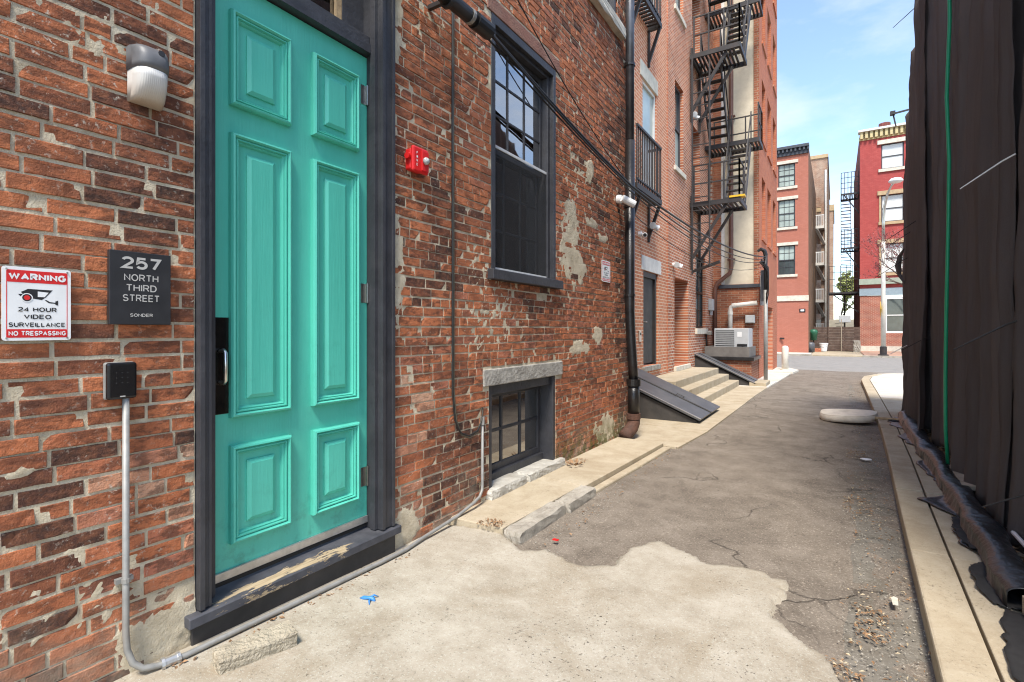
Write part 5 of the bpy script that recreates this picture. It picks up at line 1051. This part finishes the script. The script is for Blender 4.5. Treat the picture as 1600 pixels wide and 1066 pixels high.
# service pipe and overhead cables
sp = thing('service_pipe', 'thick black insulated pipe end along the wall above the sash window', 'pipe', (-2.25, 2.5, 3.74))
MB().tube([(-2.27, .2, 3.70), (-2.27, 2.2, 3.74), (-2.26, 3.12, 3.745)], .052, 14).build('pipe', M['cable'], sp, smooth=True); MB().tube([(-2.26, 3.05, 3.745), (-2.26, 3.24, 3.75)], .062, 14).build('sleeve', M['cable'], sp); MB().tube([(-2.26, 2.98, 3.743), (-2.26, 3.01, 3.744)], .056, 14).build('clamp', M['galv'], sp)
for yy in (1.4, 2.75): MB().bar((-2.27, yy, 3.73), (-AW-.01, yy, 3.73), .03, .03).tube([(-2.27, yy-.015, 3.733), (-2.27, yy+.015, 3.734)], .060, 12).build('bracket', M['iron'], sp)
def sag(p, q, s_, n=16):
    p = Vector(p); q = Vector(q); return [p.lerp(q, k/n)-Vector((0, 0, s_*4*(k/n)*(1-k/n))) for k in range(n+1)]
cbls = [((-2.26, 3.2, 3.76), (-2.25, 6.45, 3.33), (mx_, my_, 3.55), .04, .22, .016), ((-2.24, 3.2, 3.735), (-2.24, 6.45, 3.29), (mx_, my_, 3.5), .05, .30, .010), ((-2.28, 3.2, 3.72), (-2.26, 6.45, 3.26), (mx_+.05, my_, 3.45), .03, .38, .008)]
wcs = ('thickest black overhead cable sagging along the old brick wall to the corner mast', 'middle black overhead cable sagging along the old brick wall to the corner mast', 'thinnest, lowest black overhead cable sagging along the old brick wall to the corner mast')
for (p, q, e, s1, s2, r_), lb in zip(cbls, wcs): tag(MB().tube(sag(p, q, s1)+sag(q, e, s2)[1:], r_, 7).build('overhead_cable', M['cable'], None, smooth=True), lb, 'cable', 'overhead service cables')
tag(MB().tube(sag((-2.34, 3.2, 4.6), (-2.27, 6.4, 3.36), .12), .006, 6).build('overhead_cable', M['cable'], None, smooth=True), 'thin wire crossing the upper sash window diagonally', 'cable')
tag(MB().tube(sag((-3.2, 9.0, 3.65), (mx_, my_, 3.3), .5)+[Vector((mx_+.05, my_-.05, 3.2)), Vector((mx_-.25, my_-.05, 3.05)), Vector((mx_-.3, my_-.05, 3.3)), Vector((mx_, my_, 3.4))], .007, 6).build('overhead_cable', M['cable'], None, smooth=True), 'thin wire looping from the salmon house to the corner mast', 'cable')
# cameras and floodlights
def seccam(name, label, loc, aim, kind):
    t = thing(name, label, 'camera' if kind != 'flood' else 'floodlight', loc); p = Vector(loc); a = Vector(aim).normalized()
    if kind == 'bullet':
        MB().tube([p, p+Vector((.06, 0, -.01))], .055, 12).build('mount', M['white'], t, smooth=False); MB().tube([p+Vector((.06, 0, 0)), p+Vector((.10, 0, -.02))], .02, 8).build('arm', M['white'], t)
        c = p+Vector((.12, 0, -.03)); MB().tube([c-a*.06, c+a*.13], .048, 14).build('body', M['white'], t, .006); MB().tube([c+a*.131, c+a*.134], .035, 12).build('lens', M['ink'], t)
    else:
        MB().tube([p, p+Vector((.05, 0, 0))], .05, 12).build('mount', M['white'], t)
        for s_ in (-1, 1):
            b = a+Vector((0, .9*s_, 0)); b.normalize(); c = p+Vector((.09, .08*s_, 0)); MB().tube([p+Vector((.04, 0, 0)), c], .018, 8).build('arm', M['white'], t); MB().tube([c-b*.03, c+b*.03, c+b*.10], [.035, .055, .07], 12).build('lamp_head', M['white'], t); MB().tube([c+b*.1005, c+b*.104], .062, 12).build('lens', M['lens'], t)
seccam('security_camera', 'white security camera on the old brick wall left of the downspout', (-AW+.005, 6.42, 3.17), (.5, .5, -.3), 'bullet')
seccam('floodlight', 'white twin floodlight above the dark door of the salmon house', (-AH+.002, 10.55, 3.62), (.6, -.3, -.4), 'flood')
seccam('security_camera', 'white bullet camera left of the floodlight over the dark door', (-AH+.002, 9.9, 3.35), (.3, -.8, -.15), 'bullet')
seccam('floodlight', 'white twin floodlight above the recessed doorway', (-AH+.035, 12.3, 3.0), (.6, -.4, -.4), 'flood')
seccam('floodlight', 'white twin floodlight high on the wall behind the fire escape', (-AH+.035, 14.1, 7.15), (.6, -.4, -.4), 'flood')
ib = thing('intercom', 'small steel intercom beside the dark door of the salmon house', 'intercom', (-AH, 9.95, 1.3)); MB().ob(am, 9.88, 10.0, 0, .03, 1.22, 1.44).build('plate', M['steel'], ib, .004); MB().ob(am, 9.91, 9.97, .0301, .034, 1.35, 1.40).build('grille', M['ink'], ib)

# ------------------------------------------------------------------ right side: netting, hoarding, debris
hoard = thing('hoarding', 'grey plywood hoarding behind the dark netting on the right', 'hoarding', (1.6, 6, 0))
for k in range(7): MB().box(1.22, 1.26, 2.0+k*1.22, 3.212+k*1.22, .04, 4.4).build('panel', M['greywood'], hoard)
MB().box(1.27, 5, 2.0, 10.5, 0, 4.4).build('core', M['darkwood'], hoard)
for k in range(5): MB().box(1.08, 1.17, 2.4+k*2.0, 2.49+k*2.0, .07, 4.7).build('post', M['greywood'], hoard)
def net(label, y0, y1, xb, z0, z1, seed, amp=.05, per=.42, flare=.0, edge_in=0):
    ny = int((y1-y0)/.03)+2; nz_ = int((z1-z0)/.10)+2; YY, ZZ = np.meshgrid(np.linspace(y0, y1, ny), np.linspace(z0, z1, nz_), indexing='ij')
    a = (vnoise(YY/per+seed*13, ZZ*.14+seed, 3)-.5); b = (vnoise(YY*6+seed*5, ZZ*.5, 3)-.5); c = vnoise(YY*2.1+seed, ZZ*1.6+3, 3)-.5
    XX = xb+amp*2.8*a+amp*.9*b+.045*c+.07*np.abs(np.sin(YY/per*4.2+5*vnoise(YY*1.3+seed, ZZ*.22, 2)))*(.4+vnoise(YY*1.1, ZZ*.5+seed, 2))-.02; lowc = np.clip((.9-ZZ)/.9, 0, 1)
    XX = XX-flare*lowc**2+.03*lowc*(vnoise(YY*4, ZZ*3, 2)-.5)
    ZZ = z0+(ZZ-z0)*(np.interp(YY, [3, 8.2, 9.0, 10.9], [6.3, 6.2, 5.95, 4.85])+.10*(vnoise(YY*2.5, YY*0+seed, 2)-.5)-z0)/(z1-z0)
    YY = YY+.05*(vnoise(ZZ*.7+seed, YY*.4, 3)-.5)*1.6
    ZZ = ZZ+np.where(np.arange(nz_)[None, :] == 0, .10*(vnoise(YY*3+seed, YY*0+2, 3)-.5), 0)
    o_ = grid_mesh('netting_sheet', M['mesh'], np.stack([XX, YY, ZZ], -1).reshape(-1, 3), ny, nz_); so = o_.modifiers.new('t', 'SOLIDIFY'); so.thickness = .003
    return tag(o_, label, 'netting', 'dark netting sheets hung on the right')
net('dark netting sheet hanging at the far end of the right side', 8.15, 10.85, .94, .10, 8.6, 1, .06, .40, .0, .55)
net('dark netting sheet hanging just left of the green hose', 6.36, 8.75, .99, .14, 8.6, 2, .06, .36, .0)
net('widest dark netting sheet, hanging just right of the green hose', 4.6, 6.30, .955, .12, 8.6, 3, .045, .5, .03)
net('dark netting sheet nearest the camera at the right edge', 3.0, 5.0, 1.0, .10, 8.6, 4, .05, .42, .05)
gh = tag(MB().tube([(.885, 6.05, 6.3), (.87, 6.08, 5.2), (.885, 6.13, 4.3), (.865, 6.14, 3.6), (.88, 6.12, 3.0), (.875, 6.13, 2.4), (.865, 6.16, 1.6), (.87, 6.24, 1.0), (.88, 6.30, .5), (.90, 6.33, .18)], .0155, 10).build('hose', M['green'], None, smooth=True), 'bright green hose hanging down the dark netting', 'hose')
ties = [(1545, 275, 1600, 252, 4.6), (1330+60, 385, 1358+60, 362, 9.5), (1424, 388, 1456, 342, 8.6), (1535, 545, 1600, 507, 4.5), (1395+8, 30, 1432, 12, 9.0), (1405, 440, 1440, 405, 10.2), (1408, 555, 1430, 540, 10.0), (1553, 800, 1600, 775, 4.2), (1440, 545, 1470, 530, 8.2)]
tl = ('white zip tie poking out of the nearest netting, high up', 'black tie at the far netting edge, level with the crimson house', 'long black tie poking out of the netting midway up', 'black tie low on the nearest netting', 'black tie at the top far edge of the netting', 'black tie beside the bundled far netting', 'pale tie low on the far netting', 'black tie near the ground at the right edge', 'black tie low on the netting left of the hose')
for (xa, ya, xb, yb, s_), lb in zip(ties, tl):
    p1 = Vector((.93, s_, 0)); q = proj(.93, s_, 0); zc = EYE+(HOR-yb)*q[2]/F; L = math.hypot(xa-xb, ya-yb)*q[2]/F
    sl_ = (yb-ya)/(xb-xa) if xb != xa else 0
    e = Vector((.93-L*.8, s_+L*.25, zc-L*.55)); tag(MB().tube([(.99, s_-.03, zc+.03), (.93, s_, zc), e], [.006, .006, .004], 5).build('cable_tie', M['white'] if 'white' in lb or 'pale' in lb else M['cable'], None), lb, 'cable tie', 'cable ties poking out of the netting')
sc2 = thing('scaffold_end', 'black scaffold fitting sticking out at the top of the far netting', 'scaffold', (.9, 10.8, 6)); MB().bar((1.1, 10.8, 5.15), (.80, 10.8, 5.12), .025).bar((.82, 10.8, 5.12), (.86, 10.8, 4.9), .02).build('tube', M['iron'], sc2); MB().box((.78), .85, 10.76, 10.84, 5.10, 5.16).build('clamp', M['iron'], sc2)
nb = thing('netting_bundle', 'bunched black netting tied to the far netting edge', 'netting', (.9, 10.3, 2.3)); MB().tube([(.92, 10.3, 2.75), (.88, 10.4, 2.65), (.86, 10.45, 2.5), (.88, 10.45, 2.35), (.93, 10.3, 2.2)], [.012, .03, .045, .03, .012], 9).build('bunch', M['mesh'], nb)
# filter roll along the foot of the netting
nx, ny = 30, 330; TT, YY = np.meshgrid(np.linspace(0, 1, nx), np.linspace(3.42, 10.05, ny), indexing='ij')
base_x = np.interp(YY, [3.4, 5, 7, 10], [.80, .84, .86, .905]); wdt = .085+.04*(vnoise(YY*1.7, YY*0+1, 3)-.5); ang = -1.75+TT*3.5
wr = .03*(vnoise(YY*3.2+TT*2.0, TT*3+YY*.8, 3, .5)-.5)+.005*np.sin(YY*60+TT*9+6*vnoise(YY*2, TT*2, 2))*vnoise(YY*3, TT*0+4, 2)
rad = 1+.35*(vnoise(YY*1.8, TT*1.5, 2)-.5); XX = base_x+np.sin(ang)*wdt*rad+wr; ZZ = .078+(.5+.5*np.cos(ang*.92))*.115*rad+wr*.9
XX = np.where(TT < .12, XX-(.12-TT)/.12*.16*np.clip(vnoise(YY*2.3+4, YY*0+7, 3)-.42, 0, 1)*3, XX); ZZ = np.where(TT < .12, .080+.012*vnoise(YY*9, TT*9, 2), ZZ)
ss = grid_mesh('silt_sock', M['plastic'], np.stack([XX, YY, ZZ], -1).reshape(-1, 3), nx, ny); ss.modifiers.new('t', 'SOLIDIFY').thickness = .004
tag(ss, 'black plastic filter roll along the foot of the netting', 'silt roll')
def flap(name, label, x0, x1, y0, y1, seed, z=.082, mat='netblack'):
    n, k = 72, 9; cx, cy = (x0+x1)/2, (y0+y1)/2; vs = [(cx, cy, z+.012)]
    for j in range(1, k+1):
        for i in range(n):
            a = 6.28318*i/n; e = .45+.85*float(vnoise(np.array([2+1.7*math.cos(a)+seed*3]), np.array([2+1.7*math.sin(a)+seed]), 5, .75)[0]); r = e*j/k
            x = cx+(x1-x0)*.62*r*math.cos(a); y = cy+(y1-y0)*.62*r*math.sin(a); vs.append((x, y, z+.003+.035*max(0, float(vnoise(np.array([x*11+seed]), np.array([y*11]), 3)[0])-.38)))
    fs = [(0, 1+i, 1+(i+1) % n) for i in range(n)]+[(1+(j-1)*n+i, 1+(j-1)*n+(i+1) % n, 1+j*n+(i+1) % n, 1+j*n+i) for j in range(1, k) for i in range(n)]
    o_ = MB().add(vs, fs).build(name, M[mat], None, smooth=True, fix=False); o_.modifiers.new('t', 'SOLIDIFY').thickness = .002; return tag(o_, label, 'netting', 'torn netting scraps on the right walk')
flap('netting_scrap', 'torn black netting scrap nearest the camera on the right walk', .62, .92, 2.45, 3.35, 2); flap('netting_scrap', 'torn black netting scrap beside the end of the filter roll', .64, .84, 3.45, 4.0, 5); flap('netting_scrap', 'torn black netting scrap midway along the filter roll', .68, .84, 4.2, 4.9, 7)
flap('netting_scrap', 'small torn black netting scrap by the pale cushion', .66, .94, 9.5, 9.8, 9)
def plank(label, p, q, w, t, mat):
    return tag(MB().bar(p, q, w, t).build('timber_plank', M[mat], None, .004), label, 'plank', 'loose timber by the netting')
plank('weathered timber plank at the lower right edge', (.93, 2.3, .17), (.86, 3.46, .17), .15, .04, 'greywood'); plank('upright-edged timber lying outside the nearest plank', (.80, 2.3, .13), (.775, 3.40, .13), .035, .09, 'greywood')
plank('grey timber offcut under the netting left of the hose', (.93, 5.5, .17), (.965, 6.4, .15), .12, .04, 'greywood')
tag(MB().tube([(.93, 4.05, .20), (.955, 4.55, .16)], .013, 10).build('plastic_pipe', M['white'], None), 'short white plastic pipe lying beside the filter roll', 'pipe')
# cushion
cs = thing('seat_cushion', 'discarded cream half-round cushion lying against the right kerb', 'cushion', (.22, 10.0, .03)); m = MB(); N_ = 28; prof = [(0.0, .0), (.90, .0), (.96, .012), (.99, .03), (1.0, .06), (.995, .10), (.97, .125), (.92, .138), (.5, .15), (0.0, .155)]
rings = []
for r_, h_ in prof:
    ring = []
    for j in range(N_):
        an = 6.28318*j/N_; cx = math.cos(an); sy = math.sin(an); sx = abs(cx)**.7*math.copysign(1, cx); syy = abs(sy)**.8*math.copysign(1, sy); syy = syy*(.25 if sy > 0 else 1.0)
        ring.append((.17+sx*.39*r_+.05*syy*r_, 10.0+syy*.42*r_-.10*sx*r_, -.015+h_*(.95+.12*syy)+.05*(sx*r_+.3)*.6+.05*max(0, syy+.2)*r_))
    rings.append(ring)
m.add([p for g in rings for p in g], [(i*N_+j, i*N_+(j+1) % N_, (i+1)*N_+(j+1) % N_, (i+1)*N_+j) for i in range(len(prof)-1) for j in range(N_)]); m.build('pad', M['cushion'], cs, smooth=True)
for rr_ in (2, 6): MB().tube([Vector(p)+Vector((0, 0, .002)) for p in rings[rr_]]+[Vector(rings[rr_][0])], .0045, 5).build('piping', M['cushion'], cs)
tag(MB().tube([(.50, 9.72, .085), (.75, 9.66, .09), (.93, 9.62, .10)], .025, 7).build('timber_stick', M['wood'], None), 'pale stick lying across the right kerb beside the cushion', 'stick')
# concrete lump, glove
cl = rough_block('concrete_chunk', M['concrete_lump'], -.055, .055, -.16, .16, 0, .075, None, .0022, seed=31); gx_, gy_ = gr(400, 1022, .04); cl.location = (gx_, gy_, .030); cl.rotation_euler = (0, R(4), R(-14)); tag(cl, 'broken oblong concrete lump on the apron below the door sill', 'rubble')
gx_, gy_ = gr(574, 938, .02); gv = thing('rubber_glove', 'crumpled blue rubber glove scrap on the pale concrete', 'glove', (gx_, gy_, .02)); m = MB(); rg = random.Random(12); G0 = Vector((gx_, gy_, .018))
m.tube([G0+Vector((-.045, -.012, .004)), G0+Vector((-.02, -.005, .012)), G0+Vector((.01, .004, .016)), G0+Vector((.03, .012, .012)), G0+Vector((.045, .012, .002))], [.004, .011, .009, .012, .005], 8)
m.build('palm', M['blue'], gv, smooth=True); MB().tube([G0+Vector((.0, .0, .01)), G0+Vector((.02, .03, .022)), G0+Vector((.03, .05, .008))], [.007, .005, .002], 7).build('finger', M['blue'], gv, smooth=True); MB().tube([G0+Vector((.02, .005, .01)), G0+Vector((.035, -.02, .018)), G0+Vector((.05, -.032, .006))], [.006, .005, .002], 7).build('finger', M['blue'], gv, smooth=True)
# leaf litter, grit
lit = random.Random(77)
def litter(name, label, spots, n, size, mat, zf, cat):
    m_ = MB()
    for _ in range(n):
        (x0_, x1_, y0_, y1_) = lit.choice(spots); x = lit.uniform(x0_, x1_); y = lit.uniform(y0_, y1_); z_ = zf(x, y)+lit.uniform(.002, .008); s_ = size*lit.uniform(.4, 1.3); an = lit.uniform(0, 6.28)
        u = Vector((math.cos(an), math.sin(an), lit.uniform(-.3, .3)))*s_; v = Vector((-math.sin(an), math.cos(an), lit.uniform(-.4, .4)))*s_*lit.uniform(.25, .6); c = Vector((x, y, z_+s_*.15)); k = lit.uniform(.1, .5)*s_
        m_.add([c-u, c+v+Vector((0, 0, k)), c+u, c-v+Vector((0, 0, k))], [(0, 1, 2), (0, 2, 3)])
    return tag(m_.build(name, mat, None, fix=False), label, cat, kind='stuff')
M['dryleaf'] = paint('dry_leaf', (.26, .15, .075), .8, .4, 40); M['paleleaf'] = paint('pale_scrap', (.42, .34, .22), .8, .25, 40)
gsp = [(.02, .40, 1.8, 3.6), (.1, .42, 3.6, 6.5), (.2, .5, 6.5, 10), (.3, .55, 10, 16)]
hot = [(.08, .22, 2.95, 3.3), (.05, .25, 4.9, 5.4), (.1, .3, 7.0, 7.5), (-.05, .1, 2.4, 2.7)]
rz_ = lambda x, y: float(gz(y))-.012
litter('leaf_litter', 'brown dry leaves scattered along the right gutter', gsp*3+hot*2, 1000, .012, M['dryleaf'], rz_, 'leaves'); litter('paper_litter', 'pale leaf and paper scraps in the right gutter', gsp*3+hot*2, 420, .011, M['paleleaf'], rz_, 'scraps')
litter('leaf_litter', 'dry leaves caught between the filter roll and the netting', [(.86, 1.05, 3.4, 10)], 900, .03, M['dryleaf'], lambda x, y: .085, 'leaves')
litter('leaf_litter', 'leaf crumbs along the foot of the old brick wall', [(-2.36, -2.28, 1.0, 2.5), (-2.2, -2.02, 2.98, 3.12), (-2.40, -2.25, 4.8, 5.1), (-1.75, -1.6, 3.0, 6.5)], 420, .012, M['dryleaf'], lambda x, y: (float(gz(y))+.016 if y < 2.9 else .05) if x < -2.0 else float(gz(y))-.012, 'leaves')
def gritsheet(name, label, spots, n, smin, smax, mat, zf):
    m_ = MB()
    for _ in range(n):
        (x0_, x1_, y0_, y1_) = lit.choice(spots); x = lit.uniform(x0_, x1_); y = lit.uniform(y0_, y1_); s_ = lit.uniform(smin, smax); z_ = zf(x, y); j = lambda: lit.uniform(.6, 1.2)*s_
        m_.add([(x-j(), y, z_), (x, y-j(), z_), (x+j(), y, z_), (x, y+j(), z_), (x, y, z_+j()*.8), (x, y, z_-s_*.5)], [(0, 1, 4), (1, 2, 4), (2, 3, 4), (3, 0, 4), (1, 0, 5), (2, 1, 5), (3, 2, 5), (0, 3, 5)])
    return tag(m_.build(name, mat, None, fix=False), label, 'gravel', kind='stuff')
gritsheet('gravel', 'loose grit along the right gutter', gsp+[(.0, .4, 1.8, 8)], 2400, .0015, .006, M['kerbstone'], lambda x, y: float(gz(y))-.016)
gritsheet('gravel', 'loose grit where the left kerb stones meet the asphalt', [(-1.82, -1.55, 3.0, 6.6)], 350, .0015, .006, M['stone'], lambda x, y: float(gz(y))-.018)
cupx, cupy = gr(1352, 717); tag(MB().prism([(-.05, 0), (.0, -.02), (.06, -.01), (.05, .02), (-.03, .025)], lambda u, d, z: (cupx+u, cupy+z*1.5, -.012+d+.1*abs(u)), 0, .008).build('foam_scrap', M['white'], None), 'flattened white scrap on the asphalt near the right gutter', 'scrap')
cupx, cupy = gr(1398, 940); tag(MB().prism([(-.012, -.05), (.012, -.045), (.016, .04), (.0, .055), (-.014, .03)], lambda u, d, z: (cupx+u, cupy+z, .0+d+.1*abs(u)), 0, .004).build('wood_chip', M['palestone'], None), 'pale wood chip standing out among leaves in the gutter', 'scrap')
cupx, cupy = gr(868, 845); tag(MB().prism([(-.02, -.012), (.02, -.01), (.022, .012), (-.018, .012)], lambda u, d, z: (cupx+u, cupy+z, .004+d), 0, .006).build('brick_chip', M['red'], None), 'small dark red chip on the asphalt by the kerb stone', 'scrap')
lf_ = thing('leaf_cluster', 'curled dry leaf on the raised strip beside the cellar sill', 'leaf', (-2.25, 4.78, .06)); m = MB()
for k in range(7):
    an = k*.9; c = Vector((-2.27+.03*math.cos(an), 4.80+.05*math.sin(an), .066)); m.add([c, c+Vector((.05*math.cos(an+.5), .05*math.sin(an+.5), .02)), c+Vector((.06*math.cos(an), .06*math.sin(an), .045)), c+Vector((.03*math.cos(an-.7), .03*math.sin(an-.7), .02))], [(0, 1, 2, 3)])
m.build('leaf', M['dryleaf'], lf_, fix=False)
